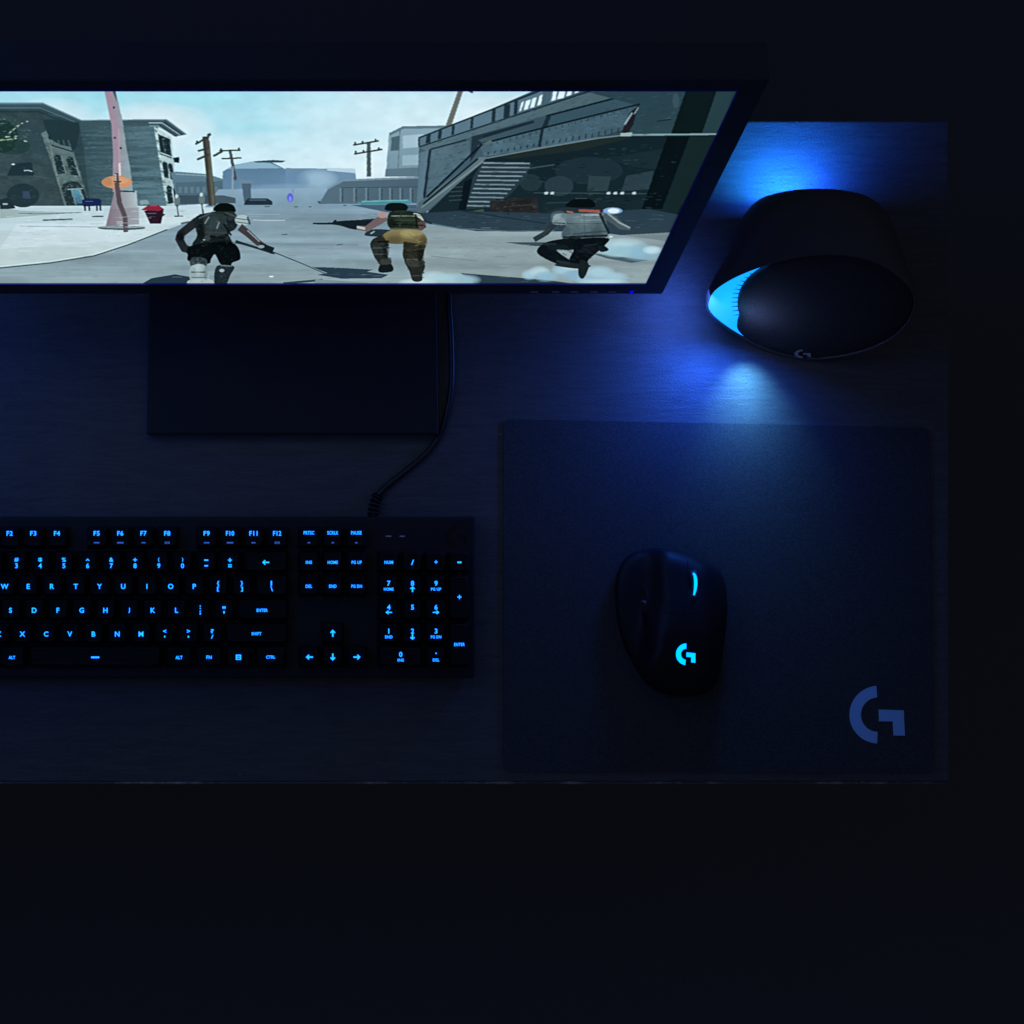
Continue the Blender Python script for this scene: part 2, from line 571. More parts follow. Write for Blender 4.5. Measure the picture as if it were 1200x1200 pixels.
def flecks(pts, n, cols, lx=(1.5, 4), w=(.7, 1.3), a=.5, slope=0.0, jit=.4):
    """many short strokes inside a polygon: stone courses, creases, gear, scuffs"""
    xs = [p[0] for p in pts]; ys = [p[1] for p in pts]
    k = 0
    for _ in range(n * 12):
        if k >= n:
            break
        x, y = rng.uniform(min(xs), max(xs)), rng.uniform(min(ys), max(ys))
        c = False
        for i in range(len(pts)):
            (ax, ay), (bx_, by_) = pts[i], pts[(i + 1) % len(pts)]
            if (ay > y) != (by_ > y) and x < (bx_ - ax) * (y - ay) / (by_ - ay) + ax:
                c = not c
        if not c:
            continue
        k += 1
        l = rng.uniform(*lx); dy = slope * l + rng.uniform(-jit, jit)
        S([(x - l / 2, y - dy / 2), (x + l / 2, y + dy / 2)], rng.uniform(*w), cols[int(rng.integers(len(cols)))], a)

def B(pts, c, a=1.0, **kw):
    P([tuple(v) for v in catmull(pts, 5, True)], c, a, **kw)

def paint():
    global img
    # sky and clouds
    t = np.clip((PY - 104) / 110, 0, 1)[..., None]
    sky = hexc('#a6d9e5') * (1 - t) + hexc('#cfe8ef') * t
    cl = np.clip((N_SOFT - .47) * 1.6 + np.clip((PX - 330) / 160, -.25, 1.0) * .9 + (PY - 140) / 120, 0, 1)[..., None]
    img = sky * (1 - cl) + hexc('#dcecf1') * cl
    puff(60, 150, 60, 34, '#dbeaf0', .9); puff(180, 150, 70, 30, '#dfebf0', .9); puff(260, 185, 60, 26, '#d4ebf2', .9)
    puff(120, 112, 40, 9, '#a2dde8', .7); puff(235, 112, 60, 12, '#a6dfe9', .8); puff(300, 150, 50, 7, '#a9dfe8', .55)
    # ground
    P([(-200, 236), (900, 236), (900, 340), (-200, 340)], '#8199a8', c2='#8d9fa2', noise=.16, nmap=N_GND)
    P([(-200, 238), (210, 241), (250, 238), (262, 240), (238, 254), (196, 269), (150, 287), (110, 299), (60, 308), (0, 314), (-200, 322)], '#bfd2d8', c2='#bccdce', noise=.08, nmap=N_GND)
    P([(0, 290), (110, 284), (140, 290), (100, 300), (0, 312)], '#bccccb', .6)
    P([(20, 262), (160, 257), (240, 250), (190, 268), (150, 283), (0, 292)], '#dbe6e9', .42)
    S([(-180, 326), (0, 314), (60, 308), (110, 300), (150, 287), (196, 269)], 1.3, '#3f5055')
    S([(0, 312), (60, 306), (110, 298), (150, 285), (196, 267)], .9, '#e4eeee', .6)
    S([(23, 265), (70, 265.5), (115, 266)], .8, '#8899ab', .8)
    P([(0, 243), (25, 247), (90, 249), (40, 253), (0, 256)], '#96a8a6', .8)
    P([(50, 257.3), (85, 256), (85, 257.6), (50, 258.8)], '#45565c')
    P([(108, 253), (121, 252.6), (121, 254.4), (108, 254.4)], '#4c5c62')
    S([(22, 250), (60, 250.5), (95, 249)], .8, '#5b6c6f', .9)
    # left building, front wing
    P([(-200, 121), (51, 121), (95, 142), (108, 241), (-200, 241)], '#34494f', noise=.18, nmap=N_ROW)
    P([(-200, 128), (49, 128), (58, 168), (78, 241), (-200, 241)], '#354a4e', c2='#3b4d51', noise=.14)
    P([(26, 145), (52, 145), (57, 178), (33, 180)], '#354a52', .8)
    P([(48, 156), (57, 152), (86, 176), (105, 241), (76, 241), (60, 190)], '#637a79', c2='#56696a', noise=.28)
    P([(50, 140), (62, 140), (95, 144), (90, 172), (86, 177), (58, 163)], '#263a40')
    P([(56, 161), (61, 168), (83, 172), (86, 180), (63, 177)], '#61767a'); S([(57, 160), (60, 170), (86, 178)], 1.2, '#1a2a2e')
    for xx in (62, 68, 74, 80):
        S([(xx, 164), (xx + 2, 171)], 1.4, '#53676b')
    for q in ([(63, 184), (66, 181), (71, 182), (77, 203), (68, 204)], [(78, 187), (81, 183), (86, 185), (93, 206), (84, 205)]):
        P(q, '#20333a'); S(q[2:4], 1, '#93a6a2', .8); S([q[0], q[4]], 1, '#2b3c40')
    P([(71, 224), (74, 216), (82, 212), (91, 213), (98, 221), (105, 240), (78, 241)], '#26363b')
    P([(84, 222), (93, 221), (99, 238), (88, 239)], '#5f97b0', c2='#3d6c88')
    S([(79, 222), (97, 221)], 1.6, '#8ea7a5'); S([(83, 222), (89, 240)], 1.2, '#7d9490'); S([(93, 221), (100, 239)], 1.4, '#90a59f')
    S([(58, 163), (66, 205), (77, 241)], 2.2, '#82968f', .55)
    E_(27, 229, 19, 14, '#26393f'); P([(26, 224), (34, 224), (36, 233), (27, 233)], '#3a4d62')
    S([(0, 205), (30, 204), (55, 209)], 1.4, '#4c6061', .7)
    P([(15, 192), (37, 190), (40, 206), (8, 206)], '#22363d')
    E_(15.5, 192.5, 2, 1, '#d8e6e6'); S([(28, 200), (33, 199.5), (38, 201)], 1.3, '#b9ccc8')
    # its eaves
    P([(-200, 120.5), (51, 120.5), (96, 141), (94, 144), (49, 126), (-200, 127)], '#3d5560')
    S([(-200, 121.3), (51, 121.3), (95, 141)], 1.4, '#6d8f96'); S([(-200, 126.5), (47, 126.5), (88, 143)], 1.2, '#53707a'); S([(-200, 131), (45, 131), (80, 144)], 1.2, '#24373f')
    # dead tree in front of it
    E_(4, 160, 17, 19, '#1b3330', .75); E_(14, 172, 22, 9, '#203a36', .5)
    for _ in range(46):
        x = rng.uniform(-2, 36); y = 139 + rng.uniform(0, 44) * (1 - x / 90)
        S([(x, y), (x + rng.uniform(-4, 5), y + rng.uniform(-2.5, 1.5))], rng.uniform(.5, 1.1), rng.choice(['#6e8d80', '#3d5c52', '#4b6b5a', '#8fae98']), .7)
    for q in ([(11, 156), (14, 153)], [(15, 152.5), (18, 150)], [(20, 148.5), (23, 146.5)], [(25, 145), (27, 144)], [(31, 142.6), (33, 142)], [(17, 160), (20, 159.4)], [(17, 162.4), (20, 162)], [(28, 165), (32, 166)], [(6, 160.5), (12, 160)]):
        S(q, [1.9, 1.0], '#a9c4b4')
    S([(-30, 165), (0, 164.4), (8, 163.8)], [1.6, 1.6, 1], '#8fae80'); S([(8, 163.8), (15, 163)], [1.7, .8], '#b9d290')
    # second wing
    P([(92, 142), (184, 141), (190, 180), (197, 241), (106, 241), (98, 175)], '#3a525a', c2='#5d777d', axis='x', noise=.22, nmap=N_ROW)
    P([(150, 150), (183, 150), (196, 241), (158, 241)], '#4d6b77', .5, noise=.28, nmap=N_ROW)
    P([(180, 148), (201, 160), (209, 241), (195, 241)], '#b4cbcd', noise=.12)
    for k in range(15):
        y = 152 + k * 6
        S([(181 + k * .95, y), (184 + k * .95, y + 2.5)], 2.2, '#c8dbdc' if k % 2 else '#6d8588')
    P([(185, 157), (199, 163), (201, 183), (188, 178)], '#1f3138'); S([(190, 163), (194, 180)], 1, '#4d6066')
    S([(187, 180), (201, 185)], 1.5, '#3f5459')
    for q in ([(190, 192), (192, 189), (196, 191), (198, 209), (193, 208)], [(197, 193), (199, 191), (202, 193), (204, 211), (200, 210)],
              [(195, 220), (197, 217), (201, 219), (203, 238), (197, 239)], [(203, 221), (205, 219), (207, 221), (209, 239), (205, 239)]):
        P(q, '#22343a')
    P([(94, 141), (195, 140), (219, 157.5), (205, 160), (184, 148), (94, 146)], '#3f5761')
    S([(95, 141), (195, 140), (218, 157)], 1.2, '#7f989c')
    S([(174, 144), (190, 144), (211, 158)], 1.1, '#a9bdbf'); S([(175, 147.5), (185, 147.5), (205, 160)], 1.1, '#93aab0')
    S([(192, 143), (213, 158)], 1.4, '#22363e'); S([(187, 147), (207, 160)], 1.2, '#22363e')
    P([(203, 185), (210, 184), (210, 191), (204, 190)], '#1a2a30')
    st = ['#2f454d', '#4d666d', '#61808a', '#38505a', '#6e8a90']
    flecks([(97, 146), (182, 146), (195, 240), (108, 240)], 420, st, (2, 6), (.6, 1.1), .38)
    flecks([(0, 130), (48, 130), (76, 240), (0, 240)], 260, ['#1c2d33', '#405459', '#4d6264', '#26393f'], (1.5, 5), (.6, 1.2), .38)
    flecks([(52, 165), (60, 180), (90, 180), (104, 240), (78, 240)], 190, ['#7f958f', '#3f5254', '#93a69c', '#4d605f'], (1, 3), (.7, 1.3), .5)
    flecks([(183, 152), (199, 160), (208, 240), (196, 240)], 60, ['#8aa3a6', '#d6e4e4', '#6e878b'], (1, 2.4), (.6, 1.1), .55)
    # far town
    P([(200, 203), (206, 201), (243, 204), (262, 210), (262, 238), (208, 238)], '#64808f', c2='#54707e')
    P([(206, 214), (262, 212), (262, 236), (208, 238)], '#4e6775', .8)
    S([(206, 204), (243, 206)], 1.2, '#8ba7b4'); 
    for x in range(209, 258, 7):
        P([(x, 219), (x + 4, 219), (x + 4, 226), (x, 226)], '#6d8793', .6)
    P([(261, 201), (275, 193), (298, 189), (318, 190), (336, 199), (336, 224), (261, 224)], '#5d7e97', c2='#6886a0')
    P([(266, 198), (278, 192.5), (298, 189.5), (316, 191), (330, 197)], '#8fb2c3')
    P([(298, 189), (320, 187.5), (335, 188.5), (330, 190.5), (300, 190.6)], '#37505f')
    P([(335, 197), (416, 198), (419, 224), (335, 224)], '#6f8ea6')
    P([(382, 196.6), (416, 197.5), (417, 203), (384, 200)], '#b9d0da')
    puff(372, 210, 24, 12, '#a9c6d6', .7); puff(345, 213, 18, 12, '#6a8cab', .6)
    P([(256, 222), (388, 220), (440, 243), (240, 243)], '#8aa7ba', c2='#7f99a8')
    puff(340, 222, 60, 7, '#93aec0', .5)
    E_(340, 231.5, 3.6, 5.2, '#5a62d8', .9); E_(340, 233, 1.6, 3, '#8f97f0'); S([(343, 222), (343.5, 226)], 1, '#6a72dd')
    S([(296, 258), (334, 258.4)], 1, '#c3d3da', .8); S([(290, 251), (328, 251)], .8, '#a9bcc6', .7)
    P([(283, 213), (294, 212), (294, 236), (286, 236)], '#4c6373'); P([(280, 211), (296, 211), (296, 215), (280, 215)], '#6d8797')
    P([(287, 236), (291, 232.6), (313, 232.4), (319, 236), (319, 240), (286, 240)], '#25333f'); S([(292, 234.5), (312, 234.5)], 1, '#5a7080')
    P([(205, 229), (262, 229), (276, 232), (276, 238), (205, 240)], '#3d4e58', .85)
    P([(372, 236), (380, 232), (394, 231.8), (400, 236), (399, 238), (374, 239)], '#3f5966'); S([(374, 235), (398, 234.4)], 1.2, '#86adb5')
    for q in ((310, 242, 6), (345, 242.3, 4), (362, 242.3, 3), (402, 240.5, 4)):
        S([(q[0], q[1]), (q[0] + q[2], q[1])], 1, '#46585f')
    # right mid building and tower
    P([(374, 239), (384, 222), (402, 211), (492, 207), (494, 238)], '#586f7d', c2='#4d6370', axis='x')
    S([(384, 221), (402, 211.5), (492, 208)], 2.2, '#7a929f'); S([(398, 220), (494, 219)], 1.2, '#42555f')
    for x in (398, 414, 428, 444, 456, 468, 480):
        P([(x, 220), (x + 2.4, 220), (x + 2.4, 237), (x, 237)], '#6c838f'); P([(x + 2.6, 221), (x + 4, 221), (x + 4, 237), (x + 2.6, 237)], '#394b55')
    P([(418, 237), (440, 234.5), (478, 233.6), (484, 237), (480, 239.5), (424, 240)], '#4e8a92'); S([(424, 236), (478, 234.8)], 1.2, '#74b3b4')
    P([(410, 240), (500, 240), (500, 262), (470, 252)], '#40566a', .9)
    P([(456, 156), (472, 148), (530, 147), (530, 207), (452, 206)], '#8aa6b2', c2='#7792a0')
    P([(456, 156), (472, 148), (530, 147), (530, 150), (473, 151), (457, 159)], '#617a84')
    P([(459, 161), (468, 159), (468, 176), (457.5, 177)], '#4d6570'); P([(472, 159), (496, 157), (496, 172), (472, 174)], '#a6c0cb'); P([(472, 182), (498, 181), (497, 193), (471, 194)], '#98b3be')
    S([(469, 150), (466, 206)], 1, '#5f7883'); P([(452, 198), (496, 196), (496, 207), (451, 207)], '#5f7783')
    # poles
    for x0, y0, x1, y1, w, c in ((239, 160, 249, 241, 8.5, '#4f5049'), (267.5, 176, 276, 211, 3.6, '#465359'), (271, 195, 272.4, 230, 2.2, '#8aa0ab'), (430, 167, 432.4, 207, 5, '#4c5d61'), (540, 100, 525, 149, 6.4, '#6b7069')):
        S([(x0 + 2, y0), (x1, y1)], [w * .85, w], c)
    S([(239, 160), (246, 241)], 3, '#3c3e3c'); S([(245, 175), (250, 241)], 2, '#69675a', .8)
    for q, w in (([(229, 169), (245, 160)], 2.2), ([(232, 177), (243, 174)], 2.2), ([(231, 187), (245, 181)], 2.4), ([(250, 183), (261, 177)], 2.4), ([(243, 159), (247, 157)], 3),
                 ([(257, 176.6), (282, 176)], 1.6), ([(260, 186), (283, 185)], 1.6), ([(414, 170), (444, 165)], 1.8), ([(415, 180.5), (448, 175)], 1.8), ([(540, 102), (554, 108.5)], 1.8)):
        S(q, w, '#33403f')
    for x, y in ((416, 167.6), (425, 166.6), (440, 164), (417, 178), (426, 177), (444, 174), (231, 166), (259, 175), (280, 174.4)):
        E_(x, y, 1, 1.4, '#2c3838')
    # tall bent column with an orange disc
    P([(121, 100), (134, 100), (143.5, 141), (147, 165), (152, 192), (156, 225), (132, 225), (132.5, 182), (130.5, 145)], '#a58d9a', c2='#89a4a8', axis='x', noise=.06)
    P([(121, 100), (129, 100), (138, 142), (140, 180), (142, 225), (133, 225), (133, 182), (130.5, 145)], '#a38b9c', .75)
    P([(129, 100), (134, 100), (138, 121)], '#3e5158'); S([(139, 150), (140, 190), (141, 204)], 2.2, '#bd98a6', .8); S([(140, 191), (140.6, 206)], 2.4, '#e0d6cf')
    for x, y in ((133.5, 126), (134.5, 161.5), (141.5, 173.5)):
        E_(x, y, 1.3, 1.3, '#33373d')
    P([(134, 224), (160, 223.5), (163, 263), (124, 265)], '#857580', c2='#b3c2c4', axis='x'); S([(141, 224), (158, 224.5)], 1.6, '#2f4148')
    P([(130, 245), (163, 243), (163, 263), (124, 265)], '#7d6f7a', .35)
    E_(142.5, 267, 28, 2.6, '#41555a'); E_(142.5, 266, 27, 1.5, '#8a9c9b')
    E_(137, 213.5, 18, 7.6, '#cd936b'); E_(140, 211.5, 11, 4, '#d9a57e', .7); E_(126, 213, 6, 5, '#b77f5e', .6)
    S([(136.5, 203), (137, 216), (140, 238), (146.5, 254), (147.5, 272)], [4, 5.4, 5.6, 5.4, 5.4], '#594f55'); S([(135.5, 204), (135.6, 214)], 1.6, '#c6bdb8'); S([(133, 212.5), (142, 213)], 1.4, '#33393d')
    # street things: bench, pot, meters
    P([(96, 234.5), (100, 232.6), (116, 232.8), (119, 235), (118, 241), (98, 242)], '#1c2a52'); S([(100, 236), (109, 236)], .9, '#66719c')
    for x in (99.5, 104.5, 113.5, 117.5):
        S([(x, 241), (x + .3, 247)], 1.7, '#162136')
    P([(0, 234), (8, 232), (13, 235), (18, 244), (9, 245), (0, 245)], '#25343a'); P([(3, 238), (9, 238), (9, 240), (3, 240)], '#9fb0b0')
    P([(169, 247), (192, 245), (188.5, 262), (176, 262)], '#2a1c2a'); P([(165.5, 246), (174, 240.4), (185, 240), (192, 245), (186, 247.4)], '#8b2b3f'); S([(176, 241), (184, 241)], 1, '#b8566a'); P([(188, 250), (194, 251), (189, 255)], '#33222f')
    for x, y in ((207.5, 235), (236.5, 233)):
        E_(x, y, 3.6, 7.4, '#67797c'); E_(x - .6, y - 5, 1.8, 2.4, '#c9d6d6'); S([(x, y + 5), (x + 1.6, y + 18)], 1.4, '#3b4b4f'); S([(x - 3, y + 18.4), (x + 7, y + 18.2)], 1.2, '#32444a')
    P([(164, 235), (173, 234), (175, 239), (164, 240)], '#93a9ab', .8)
    # raised road structure on the right
    P([(489, 246), (491, 172), (500, 160), (640, 100), (900, 100), (900, 250), (660, 262)], '#48606c', c2='#24383e', axis='x')
    P([(491, 162), (640, 103), (695, 103), (491, 172)], '#5b7684')
    for x0, x1 in ((500, 505), (514, 518), (530, 533), (552, 555), (577, 581), (591, 598), (603, 607)):
        yt = 161 - (x0 - 491) * .381; yb = 171 - (x0 - 491) * .325
        P([(x0, yt), (x1, yt - 1), (x1 - 1, yb - 1), (x0 - 1, yb)], '#23353f')
    for x0, x1, kt in ((608, 611, 0), (613.5, 619, 0), (621, 626.5, 0), (629, 633.5, 0), (646, 651, 1), (653, 661, 1), (663.5, 669.5, 1), (673, 677.5, 1)):
        yb = 171 - (x0 - 491) * .325; yt = max(100, 163 - (x0 - 491) * .381 + (0 if kt else 2))
        P([(x0, yb - 2), (x0 + 3, yt), (x1 + 3, yt - 2), (x1, yb - 3.6)], '#dcedf3')
    P([(634, 123), (637, 104), (647, 104), (643, 121)], '#4b6470')
    S([(491, 161.5), (638, 104.5)], 1.8, '#22333d'); S([(492, 172), (695, 106)], 1.6, '#1e2f38'); S([(491, 161), (491, 172)], 1.6, '#22333d')
    P([(491, 173), (694, 107), (760, 106), (640, 135), (553, 160), (500, 177)], '#5a717b', c2='#495f66', axis='x')
    P([(492, 179), (503, 176), (497, 232), (488, 244)], '#5e7785'); S([(504, 175), (497, 232)], 2.6, '#202f39'); S([(505, 174.6), (546, 164)], 1.5, '#1d2d36')
    P([(506, 176), (550, 165), (551, 184), (500, 230)], '#536b76', noise=.08)
    P([(553, 160), (626, 141), (626, 144), (560, 164), (566, 168), (551, 190)], '#25363f'); S([(566, 160), (625, 142)], 1.6, '#1b2a33')
    P([(640, 137), (745, 110), (747, 122), (640, 150)], '#3b5460'); S([(640, 136), (748, 108)], 2.2, '#16252c'); P([(640, 137), (646, 135), (640, 152), (634, 152)], '#20313a')
    P([(690, 108), (806, 104), (786, 157), (735, 160), (745, 123)], '#2c444e', c2='#30484f'); E_(792, 118, 4, 9, '#4a636c', .5); S([(770, 142), (786, 140)], 1, '#182830')
    P([(562, 170), (747, 123), (736, 150), (700, 161), (568, 185)], '#506a76', c2='#445c69', axis='x', noise=.1)
    for k in range(22):
        x = 572 + k * 7.6
        S([(x, 181 - k * 1.25), (x + 1, 178 - k * 1.4)], 1.2, '#22343d'); S([(x + 3, 168 - k * 1.95), (x + 3.6, 171 - k * 1.95)], 1, '#2b3f4a')
    S([(566, 168), (640, 149), (750, 122)], 2, '#14222a'); S([(636, 149), (632, 172)], 3, '#1b2b33'); S([(560, 172), (576, 165)], 2.6, '#5f6a68')
    P([(738, 132), (748, 124), (742, 146), (736, 156), (728, 156)], '#22222c'); S([(732, 146), (741, 132)], 2.2, '#8ea4a6'); S([(743, 134), (748, 126)], 1.4, '#93a7a6')
    # under it
    P([(560, 186), (640, 173), (735, 160), (845, 158), (900, 200), (800, 262), (640, 262), (520, 252), (500, 250), (540, 212)], '#16262d', c2='#1b2c31')
    P([(568, 184), (700, 162), (738, 158), (738, 162), (680, 176), (600, 186)], '#232e2d'); S([(566, 186), (640, 172.5), (700, 162), (735, 158)], 1.7, '#6b8085')
    P([(565, 189), (622, 190), (618, 206), (600, 226), (580, 243), (546, 245), (552, 212)], '#2a3b43')
    for k in range(11):
        y = 191 + k * 5.0
        S([(566 - k * 1.95, y), (621 - max(0, k - 1) * 4.4, y + .6)], 1.8, ['#7f949c', '#768b94', '#6d828b'][k % 3])
    P([(544, 213), (554, 209), (546, 246), (537, 246)], '#0f1b21')
    for k in range(4):
        S([(526, 220 + k * 5), (542, 219 + k * 5)], 1.3, '#3e4e52', .8)
    P([(490, 238), (562, 184), (571, 184), (566, 190), (500, 247), (488, 250)], '#53676d', c2='#61757b', axis='x'); S([(494, 243), (566, 189)], 1.4, '#7c9094'); S([(500, 231), (565, 169)], 2.4, '#14212a'); S([(496, 239), (560, 186)], 2, '#17242c')
    E_(690, 200, 40, 16, '#22343c', .9); E_(655, 218, 17, 12, '#2f424a', .8); E_(622, 214, 13, 10, '#2b3e45', .7)
    P([(690, 206), (716, 207), (712, 224), (688, 224)], '#304349'); P([(734, 206), (766, 200), (762, 222), (728, 224)], '#2e4148'); S([(615, 198), (650, 193)], 1.8, '#47555a', .8)
    P([(710, 186), (790, 172), (780, 200), (740, 195)], '#1e2f35'); S([(625, 226), (765, 227)], 1.2, '#3a4c52')
    for x in (640, 647, 713, 721, 729, 743):
        P([(x - 2, 225), (x + 2.6, 224.6), (x + 2.2, 228), (x - 2.4, 228)], '#b6c7c9')
    P([(574, 236), (600, 232), (630, 232), (632, 252), (574, 252)], '#28292a', noise=.3); P([(555, 247), (566, 245), (570, 251), (556, 252)], '#4a5542'); S([(590, 242), (626, 240)], 1, '#3f3a36')
    P([(634, 236), (720, 234), (780, 236), (770, 262), (640, 258)], '#1c2c32'); S([(640, 238), (700, 236)], 1.4, '#31444a', .8)
    P([(806, 100), (842, 100), (822, 158), (786, 158)], '#101e20'); P([(842, 100), (900, 100), (900, 158), (822, 158)], '#2a4046')
    P([(782, 160), (808, 160), (776, 245), (752, 245)], '#0c171b'); P([(808, 160), (860, 160), (806, 262), (776, 262)], '#1a2a2c')
    S([(738, 158), (840, 157.2)], 2.2, '#7e9b9d'); P([(727, 156), (741, 155), (740, 159.6), (727, 160)], '#9cb1b0')
    P([(488, 250), (540, 247), (640, 250), (760, 245), (830, 258), (800, 285), (700, 272), (640, 271), (560, 271), (500, 262)], '#2c3f4c', c2='#33444d')
    S([(500, 261), (540, 268), (600, 271), (650, 270)], 1.4, '#53666e'); S([(540, 247), (640, 262)], 1, '#1d2c34')
    dk = ['#5f7b88', '#2a3e49', '#4a6270', '#213540', '#6c8793']
    flecks([(506, 176), (548, 166), (549, 186), (500, 230)], 60, dk, (2, 6), (.5, 1), .4, -.3)
    flecks([(562, 170), (747, 123), (736, 150), (700, 161), (568, 185)], 170, dk, (1.5, 5), (.5, 1.1), .42, -.25)
    flecks([(491, 172), (694, 106), (690, 122), (560, 158), (500, 177)], 110, dk, (2, 7), (.5, 1), .35, -.32)
    flecks([(690, 108), (806, 104), (786, 157), (735, 160)], 60, ['#3d5862', '#223840', '#4b6770'], (2, 8), (.5, 1.2), .35, -.2)
    flecks([(570, 190), (740, 170), (800, 165), (770, 245), (560, 246)], 150, ['#2b3e45', '#0e1a1f', '#3a4d52', '#22343a'], (2, 9), (.6, 1.8), .45)
    flecks([(576, 232), (632, 232), (632, 252), (576, 252)], 40, ['#3f3a36', '#18191b', '#4a4a46'], (1.5, 5), (.6, 1.4), .6)
    flecks([(500, 252), (780, 250), (770, 268), (640, 270), (540, 268)], 60, ['#42555f', '#1f303a', '#51646c'], (3, 12), (.5, 1.2), .5)
    # dry ground in front
    P([(497, 264), (560, 272), (640, 272), (720, 276), (790, 272), (770, 340), (480, 340)], '#8e9c9d', .75, noise=.14, nmap=N_GND)
    S([(260, 285), (420, 287)], 3, '#71868f', .4); S([(330, 275), (337, 274.6)], 1, '#48585c'); S([(395, 287), (402, 286)], .9, '#4c5c60'); E_(318, 324, 3, 1, '#dce8ea'); S([(505, 300), (560, 306)], .9, '#78898c')
    # cast shadows on the ground
    P([(160, 336), (178, 326), (205, 321.5), (232, 326), (262, 336)], '#273947'); P([(366, 313), (390, 313.5), (437, 316), (430, 318.4), (455, 322), (447, 326), (400, 326.5), (372, 322), (384, 320)], '#2b3e4b')
    S([(332, 332), (378, 328)], 2.4, '#344753'); P([(592, 284), (640, 284), (644, 289), (622, 288)], '#3c4d57'); P([(690, 296), (760, 305), (740, 308), (712, 303)], '#4b5d66'); P([(540, 320), (640, 328), (700, 336), (560, 336)], '#2e3f4b')
    P([(370, 327), (500, 336), (366, 336)], '#7e8f95')
    flecks([(200, 245), (480, 243), (640, 274), (780, 276), (765, 331), (60, 331), (60, 310), (196, 272)], 330, ['#9fb1b7', '#6d828c', '#aebdc0', '#5f757f'], (2, 14), (.4, .9), .34, 0, .25)
    flecks([(0, 250), (200, 246), (240, 248), (190, 266), (100, 296), (0, 308)], 110, ['#b3c4c8', '#e6eeee', '#a9bbc0'], (3, 16), (.4, 1), .5, -.02, .25)
    # dust puffs
    for x, y, rx, ry, c in ((730, 290, 26, 9, '#b6d4db'), (752, 296, 22, 8, '#8db4c6'), (722, 294, 18, 6, '#9cc1cc'), (764, 293, 10, 4, '#c2dbe2'),
                            (508, 325, 16, 6, '#b3cdd2'), (530, 327, 20, 6, '#a9c8cf'), (548, 328, 14, 5, '#9bbcc6'), (490, 331, 20, 4, '#c6dade'), (620, 322, 8, 5, '#a9c8d4'), (632, 318, 11, 5, '#b8d3da'), (640, 324, 13, 5, '#94b9ca'),
                            (660, 316, 12, 5.5, '#a5c6d1'), (672, 323, 13, 5, '#8bb0c4'), (674, 312, 15, 4, '#c0d6d8'), (702, 319, 16, 6, '#a8c8d4'), (720, 325, 15, 5, '#a2c4d2'), (690, 329, 14, 4, '#9cc0d0'), (708, 331, 26, 3.5, '#b7d2da')):
        puff(x, y, rx * 1.12, ry * 1.25, c, .95)
    # three plain figures running down the street, seen from behind
    S([(276, 283), (290, 287), (322, 297)], [3.6, 2.8, 2.6], '#23323a'); S([(322, 296), (352, 308), (384, 322)], [1.2, 1, .8], '#31454f')
    S([(231, 259), (212, 274), (210, 280), (216, 291), (226, 294)], [10, 9, 9, 9, 8], '#262a2e')
    B([(228, 256), (246, 249), (272, 248), (279, 258), (276, 268), (268, 274), (272, 288), (250, 293), (226, 288), (231, 276)], '#1c2628', noise=.2)
    B([(240, 253), (262, 251), (266, 270), (258, 276), (240, 275)], '#2d393b'); S([(245, 254), (240, 262)], 1.4, '#8b9997'); S([(257, 260), (254, 268)], 1.5, '#97a5a3'); S([(240, 272), (266, 273)], 1.8, '#3d4243')
    E_(243, 279, 4, 3.4, '#384447'); E_(239, 281, 1.4, 1, '#9aa9a8')
    B([(251, 247), (253, 241), (260, 238), (270, 239), (275, 243), (274, 249)], '#0c1312'); S([(252, 249), (274, 249)], 3, '#263028')
    E_(284, 258, 9, 6.4, '#a9bcbc'); S([(277, 256), (293, 258)], 1, '#55676a'); S([(276, 260), (292, 262)], 1, '#55676a'); S([(290, 254), (293, 263)], 2, '#3c4d52')
    S([(281, 266), (291, 274), (302, 284), (312, 290)], [9, 8, 7, 6], '#413d40'); S([(290, 270), (304, 283)], 1.2, '#a7b4b4'); S([(304, 287), (320, 294)], [6, 8], '#18242a'); E_(306, 289, 4, 2, '#8fa1a5')
    B([(224, 288), (271, 284), (282, 302), (272, 308), (270, 313), (259, 310), (252, 298), (247, 304), (244, 309), (222, 306), (220, 300)], '#0c1215')
    B([(225, 302), (241, 303), (241, 312), (224, 312)], '#3a4a4d'); B([(223, 313), (240, 311), (245, 332), (225, 332)], '#a3b5b6', c2='#90a3a5'); S([(224, 319), (241, 319)], 1.4, '#43545a')
    B([(254, 312), (274, 312), (270, 322), (264, 334), (252, 334)], '#212d32'); E_(260, 317, 3, 2, '#9db4b8'); S([(258, 311), (272, 312)], 1.6, '#66777a')
    S([(233, 256), (246, 250)], 1.5, '#56656a', .8); S([(264, 249), (277, 254)], 1.4, '#4d5a5c', .8); S([(246, 277), (264, 279)], 3, '#15191b'); S([(262, 262), (271, 276)], 2, '#11181a')
    S([(209, 274), (213, 281)], 7, '#14191c'); S([(212, 262), (222, 260)], 2, '#3c4448', .8); S([(228, 307), (241, 307)], 3.4, '#2a383c'); S([(224, 325), (242, 325)], 1.2, '#5f7175'); B([(222, 328), (246, 327), (249, 334), (222, 334)], '#aebdbc')
    # second figure
    S([(367, 262), (390, 262), (410, 264)], [1.6, 2.4, 3], '#1b252b'); B([(390, 260), (436, 258), (436, 266), (418, 269), (404, 266)], '#18232a'); S([(391, 260), (394, 258)], 2, '#1b252b'); S([(425, 258), (440, 257)], 1.6, '#243038')
    B([(427, 275), (436, 269), (458, 270), (458, 277), (436, 277)], '#26363c'); S([(434, 274), (439, 271)], 1.6, '#8fb6be')
    S([(452, 254), (442, 260), (430, 268), (419, 267)], [10, 9, 7, 4.5], '#6f5f61'); E_(448, 252, 6, 3.6, '#a98d8a'); S([(428, 268), (418, 266)], 3, '#b9bdb9')
